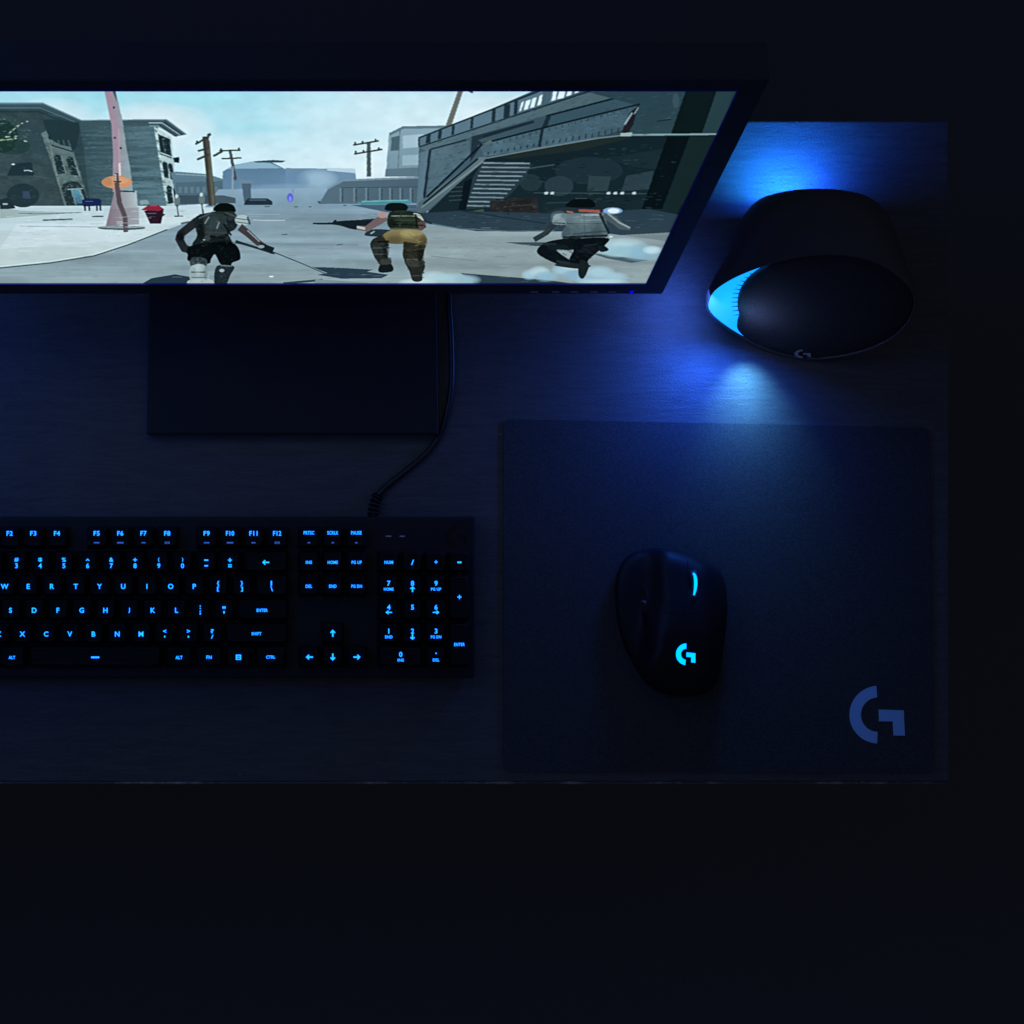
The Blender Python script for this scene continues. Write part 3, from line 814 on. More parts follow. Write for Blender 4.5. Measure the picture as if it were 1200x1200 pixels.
    B([(456, 250), (472, 247), (492, 250), (497, 260), (496, 268), (458, 268)], '#1d2722', c2='#252f25'); S([(458, 253), (494, 253)], 1.3, '#8c988c'); B([(484, 250), (492, 251), (497, 259), (493, 257)], '#b6beb2'); B([(490, 260), (498, 261), (496, 269), (491, 268)], '#5a4645'); S([(497, 258), (506, 262)], 2, '#222d31')
    B([(451, 245), (454, 239), (464, 237.6), (475, 239), (478, 244), (472, 248), (456, 247)], '#10181a'); S([(462, 248), (476, 248)], 2.4, '#2a332b')
    S([(457, 268), (494, 269)], 2.2, '#555d4c')
    B([(455, 271), (486, 269), (498, 275), (500, 284), (490, 289), (472, 286), (446, 284)], '#8d8057', c2='#5d553c'); E_(482, 273, 14, 4, '#a39566', .6)
    S([(452, 281), (443, 287), (446, 298), (451, 310)], [15, 18, 16, 10], '#272b29'); S([(436, 291), (456, 290)], 1.2, '#515a57'); S([(438, 298), (455, 297.6)], 1.2, '#515a57'); B([(447, 307), (455, 306), (461, 314), (458, 318.5), (444, 318.5)], '#161e20')
    S([(486, 285), (484, 298), (482, 304)], [26, 24, 20], '#2a2c24'); B([(474, 304), (490, 303), (498, 311), (495, 321), (494, 329), (484, 329), (480, 318)], '#262a28'); S([(476, 304), (490, 304)], 2.2, '#57554a'); S([(486, 288), (497, 285)], 1.4, '#5d573f'); S([(485, 293), (496, 291)], 1.2, '#565039')
    S([(461, 258), (494, 258)], 1, '#3f4b3f'); S([(460, 263), (496, 264)], 1.2, '#121813'); S([(470, 250), (468, 267)], 1.6, '#333d31'); S([(487, 251), (489, 267)], 1.6, '#141a15')
    S([(437, 284), (456, 283)], 2.4, '#15191a'); B([(446, 304), (457, 303), (458, 309), (447, 310)], '#3a3f3c'); S([(474, 296), (497, 294)], 2.2, '#191c1a'); B([(476, 305), (497, 306), (494, 312), (480, 312)], '#3d403a'); S([(483, 323), (495, 323)], 1.2, '#4a4d47')
    # third figure
    S([(655, 252), (648, 264), (640, 273), (626, 281)], [10, 8, 6, 6], '#2b393e'); B([(650, 252), (662, 249), (668, 252), (664, 263), (648, 262)], '#7b8d91'); S([(648, 261), (662, 262)], 1.6, '#3f3b40')
    B([(660, 250), (704, 247), (710, 258), (712, 276), (694, 281), (664, 282), (658, 274), (664, 262)], '#64777c', c2='#4c5d63', noise=.1); S([(682, 252), (706, 252)], 1.8, '#9dadb0'); S([(672, 274), (710, 271)], 1.4, '#3a484e'); S([(680, 258), (706, 258)], 1, '#84969a')
    S([(708, 251), (720, 258), (728, 265), (739, 268)], [9, 10, 8, 4], '#4b5b60'); S([(712, 250), (726, 261), (738, 267)], 2, '#8fa1a4'); S([(703, 250), (714, 274)], 3, '#1c282d')
    B([(640, 250), (655, 244), (680, 244), (705, 246), (704, 249), (662, 250)], '#273439'); S([(678, 246.6), (703, 247.6)], 3, '#a8574c'); S([(664, 248), (672, 249)], 2, '#9c6a5c')
    E_(718, 247, 11.5, 4, '#8fb5dd', .9); E_(719, 247, 7, 2.8, '#e8f2f8')
    B([(664, 242), (668, 236), (676, 232.6), (690, 233), (697, 238), (694, 243)], '#0c1416'); S([(674, 232.6), (688, 232.4)], 1.6, '#33444a')
    B([(659, 280), (680, 279), (684, 288), (668, 293), (652, 293), (668, 305), (676, 310), (658, 311), (630, 297), (638, 285)], '#10181c'); B([(676, 281), (712, 279), (708, 288), (690, 304), (686, 310), (668, 306), (672, 294)], '#0d1519')
    B([(700, 288), (708, 288), (713, 293), (704, 295)], '#152025'); B([(650, 311), (664, 308), (692, 311), (680, 315)], '#20282b'); B([(680, 305), (690, 310), (684, 326), (678, 322)], '#1b2428'); S([(714, 277.6), (718, 277.4)], 1.6, '#d9e6e6')

    B([(646, 250), (658, 247), (664, 253), (660, 262), (647, 262)], '#8698a0', .3); S([(664, 262), (708, 262)], 1, '#3f4d53', .8); S([(666, 268), (710, 268)], 1, '#55676d', .8); S([(684, 249), (686, 279)], 1.2, '#43525a', .7); S([(660, 278), (712, 276)], 2.4, '#1c262b')
    S([(636, 286), (652, 286)], 2, '#222d33'); S([(684, 288), (700, 286)], 1.6, '#1d272c'); S([(652, 306), (668, 309)], 3, '#263036')
    # soft form shading on the figures
    for x, y, rx, ry, c, a in ((250, 262, 9, 9, '#46555a', .35), (272, 254, 6, 5, '#4c5b5e', .35), (236, 270, 5, 12, '#0a0e10', .45), (262, 286, 14, 5, '#07090b', .5), (214, 276, 3, 8, '#0e1214', .4), (232, 316, 4, 9, '#d3dedd', .35), (241, 320, 3, 9, '#4f6064', .4),
                             (476, 256, 12, 5, '#3a4738', .4), (460, 262, 5, 6, '#0e1410', .45), (478, 275, 9, 5, '#b3a577', .45), (462, 281, 9, 5, '#4e4733', .5), (496, 284, 5, 8, '#3c3627', .5), (440, 290, 4, 9, '#42494a', .4), (452, 294, 4, 12, '#0f1314', .5), (482, 298, 4, 12, '#3f4036', .4), (493, 300, 4, 14, '#101312', .5),
                             (682, 258, 13, 7, '#8c9da1', .35), (700, 270, 8, 9, '#37444a', .4), (664, 272, 5, 9, '#3a484e', .4), (652, 254, 5, 4, '#a4b3b6', .4), (690, 292, 10, 6, '#26333a', .35), (652, 290, 12, 4, '#25323a', .35)):
        puff(x, y, rx, ry, c, a)
    cl_ = ['#3a4648', '#0a0f11', '#4f5c5c', '#141c1e', '#6c7876']
    flecks([(230, 256), (250, 249), (274, 250), (276, 266), (268, 290), (230, 288)], 70, cl_, (1, 4), (.8, 2.0), 0.30, .3, 1.2)
    flecks([(224, 290), (270, 286), (280, 302), (262, 310), (252, 298), (240, 308), (222, 304)], 40, ['#1b2427', '#05090b', '#263033'], (1, 5), (.8, 2.0), 0.35, -.4, 1.5)
    flecks([(224, 304), (242, 304), (244, 331), (224, 331)], 26, ['#c3d0cf', '#5f7072', '#879899'], (1, 4), (.6, 1.2), 0.30)
    flecks([(256, 312), (272, 312), (264, 331), (253, 331)], 22, ['#4a5a5f', '#12191d', '#6f8286'], (1, 3), (.6, 1.2), 0.30)
    flecks([(457, 250), (494, 250), (497, 267), (458, 267)], 44, ['#303b30', '#121a16', '#445044'], (1, 5), (.8, 1.9), 0.30)
    flecks([(448, 276), (498, 274), (498, 284), (448, 284)], 30, ['#a89b6c', '#6a6044', '#7c7150'], (1, 5), (.8, 1.9), 0.25, .2, .8)
    flecks([(436, 284), (457, 284), (457, 312), (444, 312)], 44, ['#464d4a', '#151a19', '#383f3b'], (1, 5), (.8, 1.9), 0.33, .1, .8)
    flecks([(472, 286), (498, 286), (496, 326), (482, 326)], 60, ['#4a4a3d', '#16191a', '#3b3d36'], (1, 5), (.8, 2.0), 0.33, .1, .8)
    flecks([(661, 251), (704, 249), (711, 275), (664, 281)], 60, ['#8ea0a3', '#3f4e54', '#748689'], (1.5, 7), (.5, 1.2), 0.25, -.05, .5)
    flecks([(634, 284), (708, 282), (686, 308), (640, 298)], 40, ['#233036', '#05090b', '#2f3d43'], (1, 6), (.8, 2.0), 0.30, .4, 1.2)
    flecks([(628, 278), (662, 250), (664, 262), (640, 280)], 22, ['#52646a', '#1a2529', '#7b8d90'], (1, 4), (.6, 1.2), 0.28, -.8, .6)

paint()

def blur(a):
    a = (np.roll(a, 1, 1) + 2 * a + np.roll(a, -1, 1)) / 4
    b = a.copy()
    b[1:-1] = (a[:-2] + 2 * a[1:-1] + a[2:]) / 4
    return b
for _ in range(2):
    img = blur(img)
soft = img.copy()
for _ in range(14):
    soft = blur(soft)
img = img + .55 * (img - soft)
img = .42 + (img - .42) * 1.05
img = img * np.array([.96, .985, 1.0], np.float32)
img *= (1 + .07 * (vnoise(60, 30, 21, 3)[..., None] - .5))
pic = bpy.data.images.new('game_picture', TW, TH, alpha=False)
buf = np.ones((TH, TW, 4), np.float32)
buf[..., :3] = np.clip(img[::-1], 0, 1)
pic.pixels.foreach_set(buf.ravel())
pic.update()
pic.pack()

m, nt, b = new_mat('lit screen')
nt.nodes.remove(b)
e = nt.nodes.new('ShaderNodeEmission')
tx = nt.nodes.new('ShaderNodeTexImage')
tx.image = pic
tx.extension = 'EXTEND'
uvn = nt.nodes.new('ShaderNodeUVMap'); uvn.uv_map = 'screen_uv'
nt.links.new(uvn.outputs['UV'], tx.inputs['Vector'])
nt.links.new(tx.outputs['Color'], e.inputs['Color'])
nt.links.new(e.outputs['Emission'], nt.nodes['Material Output'].inputs['Surface'])
e.inputs['Strength'].default_value = 1.0
M['screen'] = m
bm = bmesh.new()
uvl = bm.loops.layers.uv.new('screen_uv')
f = bm.faces.new([bm.verts.new((x * SW / 2, y * SHT / 2, 0.0)) for x, y in ((-1, -1), (1, -1), (1, 1), (-1, 1))])
for l, uv in zip(f.loops, ((0, 0), (1, 0), (1, 1), (0, 1))):
    l[uvl].uv = uv
screen = obj('screen', to_monitor(bm), M['screen'], monitor, recalc=False)

def bezel_x(px):
    return (px - CX) / 1563.0 * 1.006
for px in (627, 652, 674, 697, 718):
    bm = bmesh.new()
    x = bezel_x(px)
    add_box(bm, x - .0028, x + .0028, bb + .0035, bb + .0049, .0010, .0016)
    obj('menu_button', to_monitor(bm), M['mark'], monitor)
bm = bmesh.new()
x = bezel_x(741.5)
add_box(bm, x - .0014, x + .0014, bb + .003, bb + .0056, .0010, .0017, .0003)
obj('power_light', to_monitor(bm), M['led'], monitor)
# stand
bm = bmesh.new()
zt = .011
fl, fr = at(172, 509, zt), at(514.5, 509, zt)
bw = .1165
fy, by = fl.y, .275
pts = [(fl.x, fy), (fr.x, fy), (bw, by), (-bw, by)]
tv = [bm.verts.new((x, y, zt)) for x, y in pts]
bv = [bm.verts.new((x, y, .0)) for x, y in pts]
bm.faces.new(tv); bm.faces.new(bv[::-1])
for k in range(4):
    j = (k + 1) % 4
    bm.faces.new((tv[k], bv[k], bv[j], tv[j]))
bmesh.ops.bevel(bm, geom=[e_ for e_ in bm.edges if all(v.co.z > .005 for v in e_.verts)], offset=.0012, segments=3, affect='EDGES')
obj('stand_base', bm, M['stand'], monitor)
bm = bmesh.new()
add_box(bm, -.045, .045, .235, .262, zt + .0002, .31, .004)
obj('stand_neck', bm, M['stand'], monitor)

# ------------------------------------------------------------------ keyboard
KZ = .034
PXM = (H - KZ) / F
kb = thing('keyboard', (-.07, -.07, 0), 'full size black keyboard with glowing blue legends in front of the monitor', 'keyboard')
bm = bmesh.new()
c0, c1 = at(-87, 795, .022), at(556.5, 605.5, .022)
add_box(bm, c0.x, c1.x, c0.y, c1.y, .002, .022, .0022, 3)
obj('case', bm, M['case'], kb)
keys = []     # (cx, cy, w_px, h_px, [(text, x, y, w, h, dim)])
U = 27.8
def K(cx, cy, wu, legends, hu=1.0):
    keys.append((cx, cy, wu * U, hu * U, legends))
def one(t, x, y):
    return (t, x, y, None, 6.3, 0)
def word(t, x, y, w, h=3.9):
    return (t, x, y, w, h, 0)
YF = 630.5
for i, (t, x) in enumerate(zip(('F1', 'F2', 'F3', 'F4', 'F5', 'F6', 'F7', 'F8', 'F9', 'F10', 'F11', 'F12'), (-17, 11.3, 39, 66.8, 113.3, 141, 168.2, 196, 242.2, 269.6, 297, 324.8))):
    L = [(t, x, 625, 7.5 if len(t) == 2 else 10, 5.8, 0)]
    if i >= 4:
        L.append((('dash', 'dash', 'dash', 'menu')[i % 4], x, 636, (7, 8, 5, 6)[i % 4], (1.6, 1.8, 1.5, 2.6)[i % 4], 1))
    K(x, YF, 1, L)
for i, (t, w, x) in enumerate((('PRTSC', 13, 362), ('SCRLK', 13.5, 390), ('PAUSE', 13, 417.6))):
    K(x, YF, 1, [word(t, x, 624.4, w, 4.4), ('dash', x, 636, 3, 1.5, 1)])
Y1, Y2, Y3, Y4, Y5 = 659, 687, 715, 743, 770.3
u0 = -78.0
for i, (a, b_) in enumerate((('!', '1'), ('@', '2'), ('#', '3'), ('$', '4'), ('%', '5'), ('^', '6'), ('&', '7'), ('*', '8'), ('(', '9'), (')', '0'), ('dash', 'dash'), ('+', '='))):
    x = u0 + (1.5 + i) * U
    if i >= 10:
        L = [(a, x, 656.4, 5, 1.6 if a == 'dash' else 5, 0), (b_, x, 663, 4.4, 1.6 if b_ == 'dash' else 3.6, 0)]
    else:
        L = [(a, x, 656, None if a in '()' else 5, 2.4 if a == '^' else (4.4 if a == '*' else 5.2), 0), (b_, x, 663, None, 6.0, 0)]
    K(x, Y1, 1, L)
K(u0 + .5 * U, Y1, 1, [])
K(u0 + 14 * U, Y1, 2, [('left', 311.3, 659, 8.6, 6, 0)])
K(u0 + .75 * U, Y2, 1.5, [])
for i, t in enumerate('QWERTYUIOP'):
    x = u0 + (2 + i) * U
    K(x, Y2, 1, [one(t, x, 687.2)])
for i, (a, b_) in enumerate((('{', '['), ('}', ']'))):
    x = u0 + (12 + i) * U
    K(x, Y2, 1, [(a, x, 683.6, 3, 6, 0), (b_, x, 690.4, 2.6, 6, 0)])
K(u0 + 14.25 * U, Y2, 1.5, [('|', 318, 683.6, 1.6, 6, 0), ('\\', 318.4, 690, 3, 6, 0)])
K(u0 + .875 * U, Y3, 1.75, [])
for i, t in enumerate('ASDFGHJKL'):
    x = u0 + (2.25 + i) * U
    K(x, Y3, 1, [one(t, x, 715.2)])
x = u0 + 11.25 * U
K(x, Y3, 1, [(':', x, 711.6, 1.6, 4.4, 0), (';', x, 718, 2, 5, 0)])
x += U
K(x, Y3, 1, [('"', x, 712, 4, 3, 0), ("'", x, 717.6, 1.8, 3, 0)])
K(u0 + 13.875 * U, Y3, 2.25, [word('ENTER', 307.2, 715.2, 13.5)])
K(u0 + 1.125 * U, Y4, 2.25, [])
for i, t in enumerate('ZXCVBNM'):
    x = u0 + (2.75 + i) * U
    K(x, Y4, 1, [one(t, x, 743)])
for i, (a, b_) in enumerate(((('<'), ','), ('>', '.'), ('?', '/'))):
    x = u0 + (9.75 + i) * U
    K(x, Y4, 1, [(a, x, 739.6, 4, 4 if a != '?' else 5, 0), (b_, x, 746.2, 1.8 if b_ != '/' else 3, 2.6 if b_ != '/' else 5, 0)])
K(u0 + 13.625 * U, Y4, 2.75, [word('SHIFT', 300.6, 742.6, 12)])
K(-61, Y5, 1.25, []); K(-23, Y5, 1.25, [])
K(14, Y5, 1.25, [word('ALT', 14, 770.5, 8)])
K(111.6, Y5, 5.7, [('dash', 111.6, 770.3, 10, 2, 0)])
K(209.8, Y5, 1.25, [word('ALT', 209.8, 770.5, 8.5, 4.2)])
K(245, Y5, 1.25, [word('FN', 245, 770.2, 6.5, 4.2)])
K(279.5, Y5, 1.22, [('menu', 279.5, 770.2, 6.4, 6.4, 0)])
K(317, Y5, 1.4, [word('CTRL', 317.2, 770, 11)])
for x, a, wa, b_, wb in ((362, 'INS', 7.5, 'DEL', 8), (390, 'HOME', 12.5, 'END', 9), (418, 'PG UP', 12.5, 'PG DN', 13)):
    K(x, Y1, 1, [word(a, x, 659, wa)])
    K(x, Y2, 1, [word(b_, x, 687, wb)])
for t, x, y in (('up', 390, 742), ('left', 362.6, 770), ('down', 390, 770), ('right', 418.3, 770)):
    K(x, Y4 if t == 'up' else Y5, 1, [(t, x, y, 8.8 if t in ('left', 'right') else 6.4, 6.4 if t in ('left', 'right') else 8.8, 0)])
n0, n1, n2, n3 = 455.6, 483.4, 511, 538.4
K(n0, Y1, 1, [word('NUM', n0, 659, 10.6)])
K(n1, Y1, 1, [('/', n1, 659, 3.6, 6.4, 0)])
K(n2, Y1, 1, [('*', n2, 658.6, 4, 4, 0)])
K(n3, Y1, 1, [('dash', n3, 659, 5, 1.9, 0)])
for y, row in ((Y2, (('7', 'HOME', 12), ('8', 'up', 6), ('9', 'PG UP', 12.4))), (Y3, (('4', 'left', 8), ('5', None, 0), ('6', 'right', 8))), (Y4, (('1', 'END', 9), ('2', 'down', 6), ('3', 'PG DN', 12.8)))):
    for x, (d, s, w) in zip((n0, n1, n2), row):
        L = [(d, x, y - 3.4, None, 6.2, 0)]
        if s in ('up', 'down'):
            L.append((s, x, y + 3.4, w, 7, 0))
        elif s in ('left', 'right'):
            L.append((s, x, y + 2.6, w, 4.6, 0))
        elif s:
            L.append(word(s, x, y + 3.4, w, 3.6))
        K(x, y, 1, L)
K(n3, (Y2 + Y3) / 2, 1, [('+', n3, 699.6, 5, 5, 0)], 2)
K(n3, (Y4 + Y5) / 2, 1, [word('ENTER', n3, 755.2, 13)], 2)
K((n0 + n1) / 2, Y5, 2, [('0', 469.6, 766.8, None, 6.2, 0), word('INS', 469.6, 773.6, 7.6, 3.6)])
K(n2, Y5, 1, [('.', n2, 765.6, 1.8, 1.8, 0), word('DEL', n2, 773.4, 8, 3.6)])

build_glyphs(sorted({l[0] for k in keys for l in k[4] if l[0] not in SHAPES}))

def add_keycap(bm, cx, cy, w, h):
    """sculpted keycap: tapered, rounded, slightly dished top"""
    def ring(hw, hh, r, z, dy=0.0):
        out = []
        for sx, sy, a0 in ((1, 1, 0), (-1, 1, 90), (-1, -1, 180), (1, -1, 270)):
            for k in range(4):
                a = math.radians(a0 + k * 30)
                out.append(bm.verts.new((cx + sx * (hw - r) + r * math.cos(a), cy + dy + sy * (hh - r) + r * math.sin(a), z)))
        return out
    hw, hh = w / 2 - .0006, h / 2 - .0006
    R = [ring(hw, hh, .0014, .0225), ring(hw - .0004, hh - .0004, .0016, .0255), ring(hw - .0024, hh - .0020, .0022, KZ - .0009, .0006), ring(hw - .0031, hh - .0027, .0020, KZ - .0002, .0006),
         ring(hw - .0046, hh - .0042, .0012, KZ - .0005, .0006)]
    for A, B in zip(R, R[1:]):
        n = len(A)
        for k in range(n):
            bm.faces.new((A[k], A[(k + 1) % n], B[(k + 1) % n], B[k]))
    bm.faces.new(R[-1])

spare = []
for cx, cy, w, h, L in keys:
    c = at(cx, cy, KZ)
    wm, hm = w * PXM, h * PXM
    if cx + w / 2 < -6:          # the left end of the keyboard lies outside the photograph
        spare.append((c.x, c.y, wm, hm))
        continue
    bm = bmesh.new()
    add_keycap(bm, c.x, c.y, wm, hm)
    k = obj('space_bar' if w > 140 else 'key', bm, M['key'], kb)
    for dim in (0, 1):
        LL = [l for l in L if l[5] == dim]
        if not LL:
            continue
        bm = bmesh.new()
        for t, x, y, lw, lh, _ in LL:
            p = at(x, y, KZ)
            stamp(bm, t, (p.x, p.y, KZ + .00015), lw * PXM * .95 if lw else None, lh * PXM * .94)
        obj('symbol' if dim else 'legend', bm, M['legend_dim'] if dim else M['legend'], k, recalc=False)
bm = bmesh.new()
for c in spare:
    add_keycap(bm, *c)
o = obj('key', bm, M['key'], kb)
o['kind'] = 'stuff'
for px in (455.5, 471.5):
    bm = bmesh.new()
    p = at(px, 628.4, .0222)
    add_box(bm, p.x - .0022, p.x + .0022, p.y - .0005, p.y + .0005, .0219, .02225)
    obj('indicator', bm, M['mark'], kb)
p = at(535.5, 628.5, .0223)
obj('emblem', emblem_bm(lambda x, y: (p.x + x * .0085, p.y + y * .0085, .0223)), M['gloss'], kb)
# cable, parted from the case by a ribbed sleeve
cpts = [(437, 606, .012), (437.5, 600, .008), (439, 590, .0045), (445, 578, .0030), (458, 566, .0026), (478, 550, .0026), (497, 534, .0026), (511, 517, .0026), (521, 495, .0026), (527, 468, .0026), (529.6, 440, .0026), (529, 400, .0026), (527, 365, .0026), (524, 330, .0026), (505, 240, .0026), (470, 175, .0026), (440, 146, .0026)]
wp = [at(*q) for q in cpts]
bm = bmesh.new()
add_tube(bm, [Vector(v) for v in catmull(wp, 6)], .0025, 10)
cable = obj('cable', bm, M['cable'], kb, smooth=True)
bm = bmesh.new()
sl = [Vector(v) for v in catmull([at(436.8, 606, .010), at(437.6, 598, .0082), at(439.6, 588, .006), at(443, 581, .0044)], 8)]
add_tube(bm, sl, [.0046 if k % 4 < 2 else .0020 for k in range(len(sl))], 12)
obj('strain_relief', bm, M['rubber'], cable)

# ------------------------------------------------------------------ mouse
mouse_c = at(797, 735, .0016)
mouse = thing('computer_mouse', (mouse_c.x, mouse_c.y, .0016), 'black mouse with a glowing blue wheel and emblem on the mouse pad', 'mouse')
outl = [(735, 652), (752, 645), (776, 642), (800, 647), (822, 656), (840, 667), (848, 685), (850, 713), (847, 745), (843, 775), (838, 798), (822, 812), (797, 815), (772, 811), (756, 800), (742, 778), (729, 750), (722, 718), (721, 690), (725, 667)]
ob_l = resample_closed([np.array(v) for v in catmull(outl, 8, True)], 96)
cxm, cym = 803.0, 735.0

def sstep(a, b, x):
    t = max(0, min(1, (x - a) / (b - a)))
    return t * t * (3 - 2 * t)

def mouse_top(px, py):
    spine_l = 764 + 10 * sstep(760, 690, py) - 14 * sstep(760, 800, py)
    side = sstep(spine_l - 16, spine_l + 8, px)
    right = 1 - .42 * sstep(826, 842, px)
    arch = .022 + .013 * sstep(650, 745, py) - .016 * sstep(770, 815, py)
    return .010 + (arch - .004) * side * right + .002 * (1 - side)

bm = bmesh.new()
ks = [(1.0, 0), (1.0, .35), (.985, .72), (.95, .93), (.90, 1), (.8, 1), (.7, 1), (.6, 1), (.5, 1), (.4, 1), (.3, 1), (.2, 1), (.1, 1)]
rings = []
for k, hfac in ks:
    r = []
    for q in ob_l:
        px, py = cxm + (q[0] - cxm) * k, cym + (q[1] - cym) * k
        z = .0020 + (mouse_top(px, py) - .0) * (hfac * (.86 + .14 * min(1, (1 - k) * 5)))
        r.append(bm.verts.new(at(px, py, z) if k < .99 else Vector((at(px, py, .0020).x, at(px, py, .0020).y, z))))
    rings.append(r)
cv = bm.verts.new(at(cxm, cym, .0020 + mouse_top(cxm, cym)))
for A, B in zip(rings, rings[1:]):
    n = len(A)
    for k in range(n):
        bm.faces.new((A[k], A[(k + 1) % n], B[(k + 1) % n], B[k]))
n = len(rings[-1])
for k in range(n):
    bm.faces.new((rings[-1][k], rings[-1][(k + 1) % n], cv))
bm.faces.new(rings[0][::-1])
bmesh.ops.recalc_face_normals(bm, faces=bm.faces[:])
for _ in range(2):
    bmesh.ops.smooth_vert(bm, verts=[v for r in rings[3:] for v in r] + [cv], factor=.5, use_axis_x=True, use_axis_y=True, use_axis_z=True)
tree = BVHTree.FromBMesh(bm)
obj('body', bm, M['mouse'], mouse, smooth=True)

def on_mouse(px, py, lift=.0003):
    p = at(px, py, .03)
    o_ = Vector((0, 0, H))
    d = (p - o_).normalized()
    h = tree.ray_cast(o_, d)
    return (h[0] - d * lift) if h[0] is not None else p

def strip_on_mouse(pts, halfw, lift):
    bm = bmesh.new()
    c = [np.array(v) for v in catmull(pts, 6)]
    prev = None
    for i, q in enumerate(c):
        t = c[min(i + 1, len(c) - 1)] - c[max(i - 1, 0)]
        nrm = np.array([-t[1], t[0]]) / (np.linalg.norm(t) + 1e-9)
        hw = halfw[0] + (halfw[1] - halfw[0]) * math.sin(math.pi * i / (len(c) - 1))
        a = bm.verts.new(on_mouse(*(q + nrm * hw), lift)); b_ = bm.verts.new(on_mouse(*(q - nrm * hw), lift))
        if prev:
            bm.faces.new((prev[0], a, b_, prev[1]))
        prev = (a, b_)
    return bm

# scroll wheel standing in its slot
wc = on_mouse(813.5, 684.5, 0)
bm = bmesh.new()
R_, W_ = .0125, .0034
n = 40
ringsw = []
for sx, rr in ((-W_, R_ - .0012), (-W_ * .7, R_), (W_ * .7, R_), (W_, R_ - .0012)):
    ringsw.append([bm.verts.new((wc.x + sx, wc.y + (rr + (.0003 if k % 2 else 0)) * math.cos(2 * math.pi * k / n), wc.z - .0095 + rr * math.sin(2 * math.pi * k / n))) for k in range(n)])
for A, B in zip(ringsw, ringsw[1:]):
    for k in range(n):
        bm.faces.new((A[k], A[(k + 1) % n], B[(k + 1) % n], B[k]))
bm.faces.new(ringsw[0]); bm.faces.new(ringsw[-1][::-1])
wheel = obj('scroll_wheel', bm, M['rubber'], mouse)
bm = strip_on_mouse([(812.4, 671.5), (814.4, 675), (815.3, 682), (814.8, 690), (813.2, 697.5)], (.9, 1.9), .0042)
obj('light_strip', bm, M['mouse_glow'], wheel, recalc=False)
# seams between the two buttons and the shell
bm = strip_on_mouse([(806, 657), (806, 672), (805, 700), (803, 716)], (.5, .6), .00012)
obj('button_seam', bm, M['gloss'], mouse)
bm = strip_on_mouse([(775, 716), (790, 719), (812, 718), (832, 712)], (.4, .5), .00012)
obj('button_seam', bm, M['gloss'], mouse)
bm = strip_on_mouse([(752, 690), (755, 712), (757, 735)], (2.4, 3.2), .0007)
obj('side_button', bm, M['gloss'], mouse)
def me_(x, y):
    a = math.radians(-4)
    return on_mouse(804.2 + 12.0 * (x * math.cos(a) - y * math.sin(a)), 766.7 - 12.6 * (x * math.sin(a) + y * math.cos(a)), .0004)
obj('emblem', emblem_bm(me_, emblem_polys(28, .52)), M['mouse_glow'], mouse, recalc=False)

# ------------------------------------------------------------------ speaker
EL, YA = math.radians(28), math.radians(12)
sn = Vector((-math.sin(YA) * math.cos(EL), -math.cos(YA) * math.cos(EL), math.sin(EL)))
sr = Vector((math.cos(YA), -math.sin(YA), 0))
su = sn.cross(sr).normalized()
SP0 = at(945, 421, .004)

def on_face(px, py, lift=0.0):
    o_ = Vector((0, 0, H))
    d = at(px, py, 0) - o_
    t = ((SP0 + sn * lift) - o_).dot(sn) / d.dot(sn)
    return o_ + d * t

speaker = thing('desktop_speaker', (at(955, 345, .0).x, at(955, 345, 0).y, 0), 'black round hooded speaker glowing blue at its side and rear', 'speaker')
rim_px = [(827, 359), (833, 343), (849, 330), (873, 318), (905, 307), (935, 300), (968, 297), (1000, 299), (1030, 308), (1055, 324), (1070, 341), (1073, 358), (1065, 378), (1045, 397), (1015, 411), (980, 419), (945, 421), (910, 414.5), (887, 405.5), (866, 395), (846, 382), (832, 370)]
NR = 120
rim = resample_closed([np.array(v) for v in catmull(rim_px, 8, True)], NR)
gcx, gcy, gax, gay = 968.5, 358.5, 104.5, 58.5
def grille_px(q, k=1.0):
    """point of the grille's oval in the direction of a rim point"""
    a = math.atan2((q[1] - gcy) / gay, (q[0] - gcx) / gax)
    return gcx + gax * k * math.cos(a), gcy + gay * k * math.sin(a)
rim3 = [on_face(*q) for q in rim]
def sstep(a, b, x):
    t = max(0, min(1, (x - a) / (b - a)))
    return t * t * (3 - 2 * t)
def grille_edge(i, k=1.0):
    """the grille fills the hood except on the left, where it leaves room for the light panel"""
    q = rim[i]
    g = on_face(*grille_px(q, k))
    w_ = sstep(884, 906, q[0])
    if q[1] > 359:
        w_ = max(w_, sstep(374, 398, q[1]))
    else:
        w_ = max(w_, 1 - sstep(324, 312, q[1])) if q[0] > 900 else w_
    return g * (1 - w_) + (rim3[i] + (FC - rim3[i]) * .026) * w_, w_
FC = on_face(958, 359)
loc2 = [((v - FC).dot(sr), (v - FC).dot(su)) for v in rim3]
wmax = max(abs(a) for a, b_ in loc2)
RC = Vector((.4085, .2445, .067))
bm = bmesh.new()
rings = []
prof = [(0, 1.0), (.05, 1.012), (.18, 1.0), (.35, .97), (.52, .925), (.68, .865), (.80, .80), (.90, .72), (.96, .64), (.99, .55), (1.0, .42), (1.0, .2)]
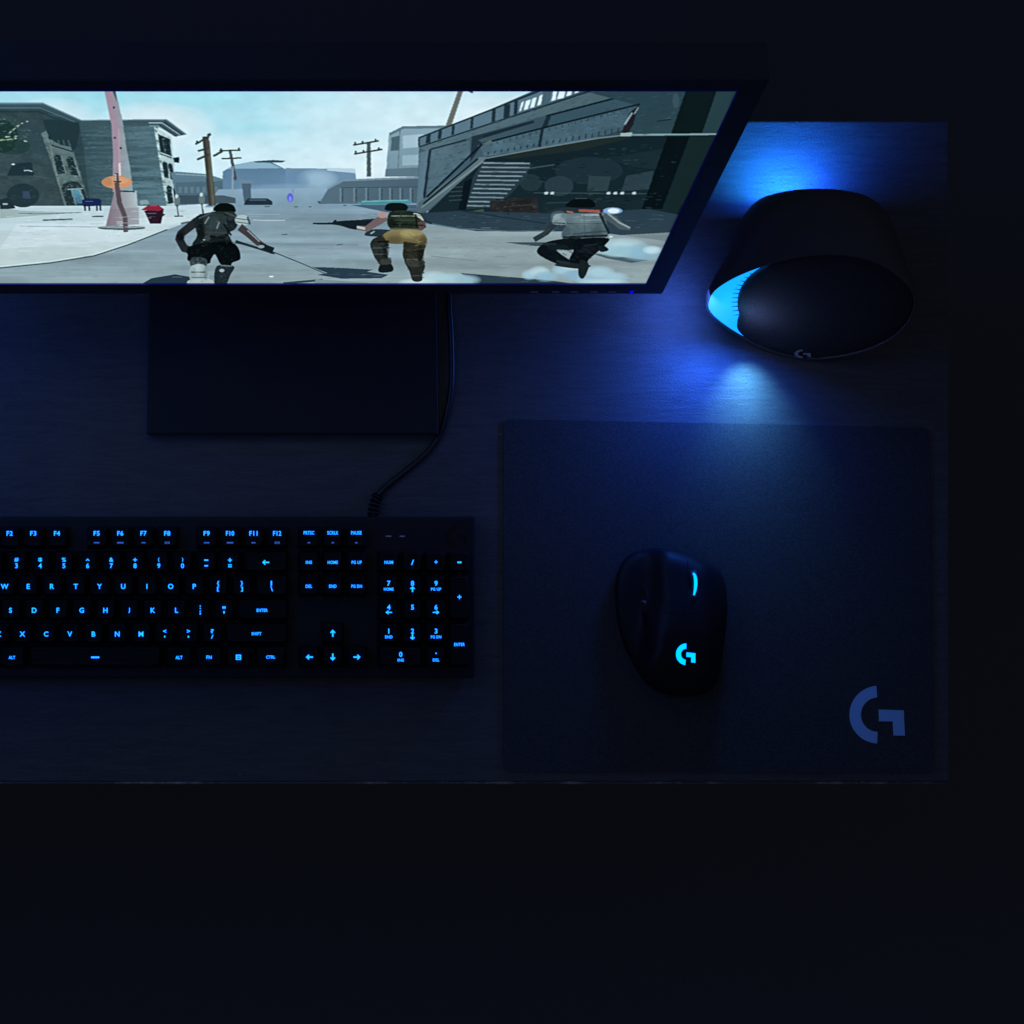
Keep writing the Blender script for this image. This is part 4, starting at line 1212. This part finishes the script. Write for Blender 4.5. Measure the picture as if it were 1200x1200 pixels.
for t, s in prof:
    ev = EL * (1 - t) * 1.0 + math.radians(4) * t
    yv = YA - math.radians(9) * sstep(.25, 1.0, t)
    rr = Vector((math.cos(yv), -math.sin(yv), 0))
    uu = Vector((0, math.sin(ev), math.cos(ev)))
    uu = (uu - rr * uu.dot(rr)).normalized()
    c = FC * (1 - t) + RC * t
    ring = []
    for (a, b_), q in zip(loc2, rim):
        ang = math.atan2(b_, a)
        ea, eb = .070 * math.cos(ang), .070 * math.sin(ang)
        k = sstep(0, .45, t)
        aa, b2 = a * (1 - k) + ea * k, b_ * (1 - k) + eb * k
        v = c + rr * (aa * s) + uu * (b2 * s)
        v.z = max(v.z, .0008)
        ring.append(bm.verts.new(v))
    rings.append(ring)
for A, B in zip(rings, rings[1:]):
    for k in range(NR):
        bm.faces.new((A[k], A[(k + 1) % NR], B[(k + 1) % NR], B[k]))
bm.faces.new(rings[-1])
# rounded lip, then the inner wall down to the grille
lip = [bm.verts.new(v + (FC - v) * .012 + sn * .0010) for v in rim3]
lip2 = [bm.verts.new(v + (FC - v) * .022 - sn * .0002) for v in rim3]
inner = [bm.verts.new(v + (FC - v) * .024 - sn * .012) for v in rim3]
for A, B in ((rings[0], lip), (lip, lip2), (lip2, inner)):
    for k in range(NR):
        bm.faces.new((A[k], A[(k + 1) % NR], B[(k + 1) % NR], B[k]))
shell = obj('shell', bm, M['shell'], speaker, smooth=True)
# grille: a slightly domed oval disc
bm = bmesh.new()
gr = []
for k, z in ((1.0, -.012), (1.0, -.002), (.985, -.0005), (.93, .0008), (.8, .0022), (.6, .0034), (.4, .0042), (.2, .0046)):
    ring = []
    for i in range(NR):
        ring.append(bm.verts.new(grille_edge(i)[0] * k + FC * (1 - k) + sn * z))
    gr.append(ring)
for A, B in zip(gr, gr[1:]):
    for k in range(NR):
        bm.faces.new((A[k], A[(k + 1) % NR], B[(k + 1) % NR], B[k]))
bm.faces.new(gr[-1])
obj('grille', bm, M['grille'], speaker, smooth=True)
# light panel between shell and grille on the left, curving down towards the grille
bm = bmesh.new()
idx = [i for i, q in enumerate(rim) if q[0] < 900 and grille_edge(i)[1] < .995]
idx.sort(key=lambda i: -math.atan2(-(rim[i][1] - gcy), -(rim[i][0] - gcx)))
prev = None
for i in idx:
    v = rim3[i]
    g = grille_edge(i)[0]
    row = [bm.verts.new((v + (FC - v) * .02) * (1 - t) + g * t - sn * (.0015 + .0035 * t * t)) for t in (0, .25, .5, .75, 1.0)]
    if prev:
        for a, b_, c, d in zip(prev, prev[1:], row[1:], row):
            bm.faces.new((a, b_, c, d))
    prev = row
for f_ in bm.faces:
    f_.normal_update()
    if f_.normal.dot(sn) < 0:
        f_.normal_flip()
panel = obj('light_panel', bm, M['panel'], speaker, smooth=True, recalc=False)
# the dark ribs where the panel meets the grille
for a in np.linspace(math.radians(166), math.radians(214), 11):
    p1 = on_face(gcx + gax * 1.0 * math.cos(a), gcy + gay * math.sin(a))
    p2 = on_face(gcx + gax * 1.075 * math.cos(a), gcy + gay * 1.06 * math.sin(a))
    bm = bmesh.new()
    add_tube(bm, [p1 - sn * .0035, p2 - sn * .0032], [.0005, .0001], 6)
    obj('rib', bm, M['shell'], panel)
def sp_emb(x, y):
    return on_face(941 + 10 * x, 414.6 - 5 * y, .0028)
obj('emblem', emblem_bm(sp_emb), M['badge'], speaker, recalc=False)
# rear light window, set into the back of the shell
rb = RC - sn * .0
bm = bmesh.new()
rearn = Vector((math.sin(math.radians(3)), math.cos(math.radians(3)), 0))
ra = Vector((rearn.y, -rearn.x, 0)).normalized()
ru = Vector((0, 0, 1))
RW = RC + rearn * .0018 + ra * -.004 + Vector((0, 0, -.012))
n = 32
vs = [bm.verts.new(RW + ra * (.018 * math.cos(2 * math.pi * k / n)) + ru * (.011 * math.sin(2 * math.pi * k / n))) for k in range(n)]
f_ = bm.faces.new(vs)
f_.normal_update()
if f_.normal.dot(rearn) < 0:
    f_.normal_flip()
obj('rear_light', bm, M['rear'], speaker, recalc=False)

# ------------------------------------------------------------------ light
w = bpy.data.worlds.new('World')
scene.world = w
w.use_nodes = True
w.node_tree.nodes['Background'].inputs['Color'].default_value = (.27, .34, .55, 1)
w.node_tree.nodes['Background'].inputs['Strength'].default_value = .095

def area(name, loc, direction, sx, sy, power, color, spread=180):
    d = bpy.data.lights.new(name, 'AREA')
    d.shape = 'ELLIPSE'
    d.size, d.size_y = sx, sy
    d.energy = power
    d.color = color
    d.spread = math.radians(spread)
    o = bpy.data.objects.new(name, d)
    col.objects.link(o)
    o.location = loc
    o.rotation_euler = Vector(direction).to_track_quat('-Z', 'Y').to_euler()
    return o

# rear light of the speaker, shining back over the desk
area('rear_lamp', RW + rearn * .012 + ra * .004 + Vector((0, 0, -.027)), rearn + Vector((-.12, 0, -.55)), .044, .014, .40, (.010, .115, 1.0))
area('rear_core_lamp', RW + rearn * .008 + ra * -.012 + Vector((0, 0, -.026)), rearn + Vector((-.20, 0, -.30)), .044, .012, .085, (.02, .48, 1.0), 150)
# front light of the speaker: the lower end of the lit panel shines out over the desk
fp = at(877, 405, .027)
area('front_lamp', fp, Vector((.08, -.84, -.44)), .016, .010, .044, (.15, .62, 1.0), 74)
area('spill_lamp', at(862, 406, .054), Vector((-.25, -.92, -.24)), .05, .02, .32, (.022, .13, 1.0), 170)
area('grille_fill', on_face(868, 391, .022), sr * .9 - sn * .36 + su * .25, .02, .012, .012, (.30, .42, 1.0), 170)  # added fill hovering before the grille to brighten its left side
area('side_lamp', at(824, 350, .060), Vector((-.55, -.15, -.83)), .05, .02, .095, (.06, .17, 1.0), 175)
area('panel_fill', on_face(856, 378, .016), -sn, .016, .010, .0030, (.05, .45, 1.0), 180)  # added fill hovering over the panel, brightens its lower end
# the twin speaker at the other end of the desk, outside the photograph
area('twin_lamp', Vector((-.42, .20, .09)), Vector((.55, -.6, -.25)), .05, .04, .18, (.02, .15, 1.0))
# added unseen fill, dim blue, from the left
area('room_fill', Vector((-.75, .25, 1.0)), Vector((.60, -.10, -1.0)), .7, .6, 1.7, (.05, .19, 1.0))

# ------------------------------------------------------------------ render settings
vs = scene.view_settings
vs.view_transform = 'Standard'
vs.look = 'None'
vs.exposure = 0
vs.gamma = 1
vs.use_curve_mapping = False
scene.render.engine = 'CYCLES'
scene.cycles.use_denoising = True
scene.cycles.max_bounces = 8
scene.cycles.sample_clamp_indirect = 4
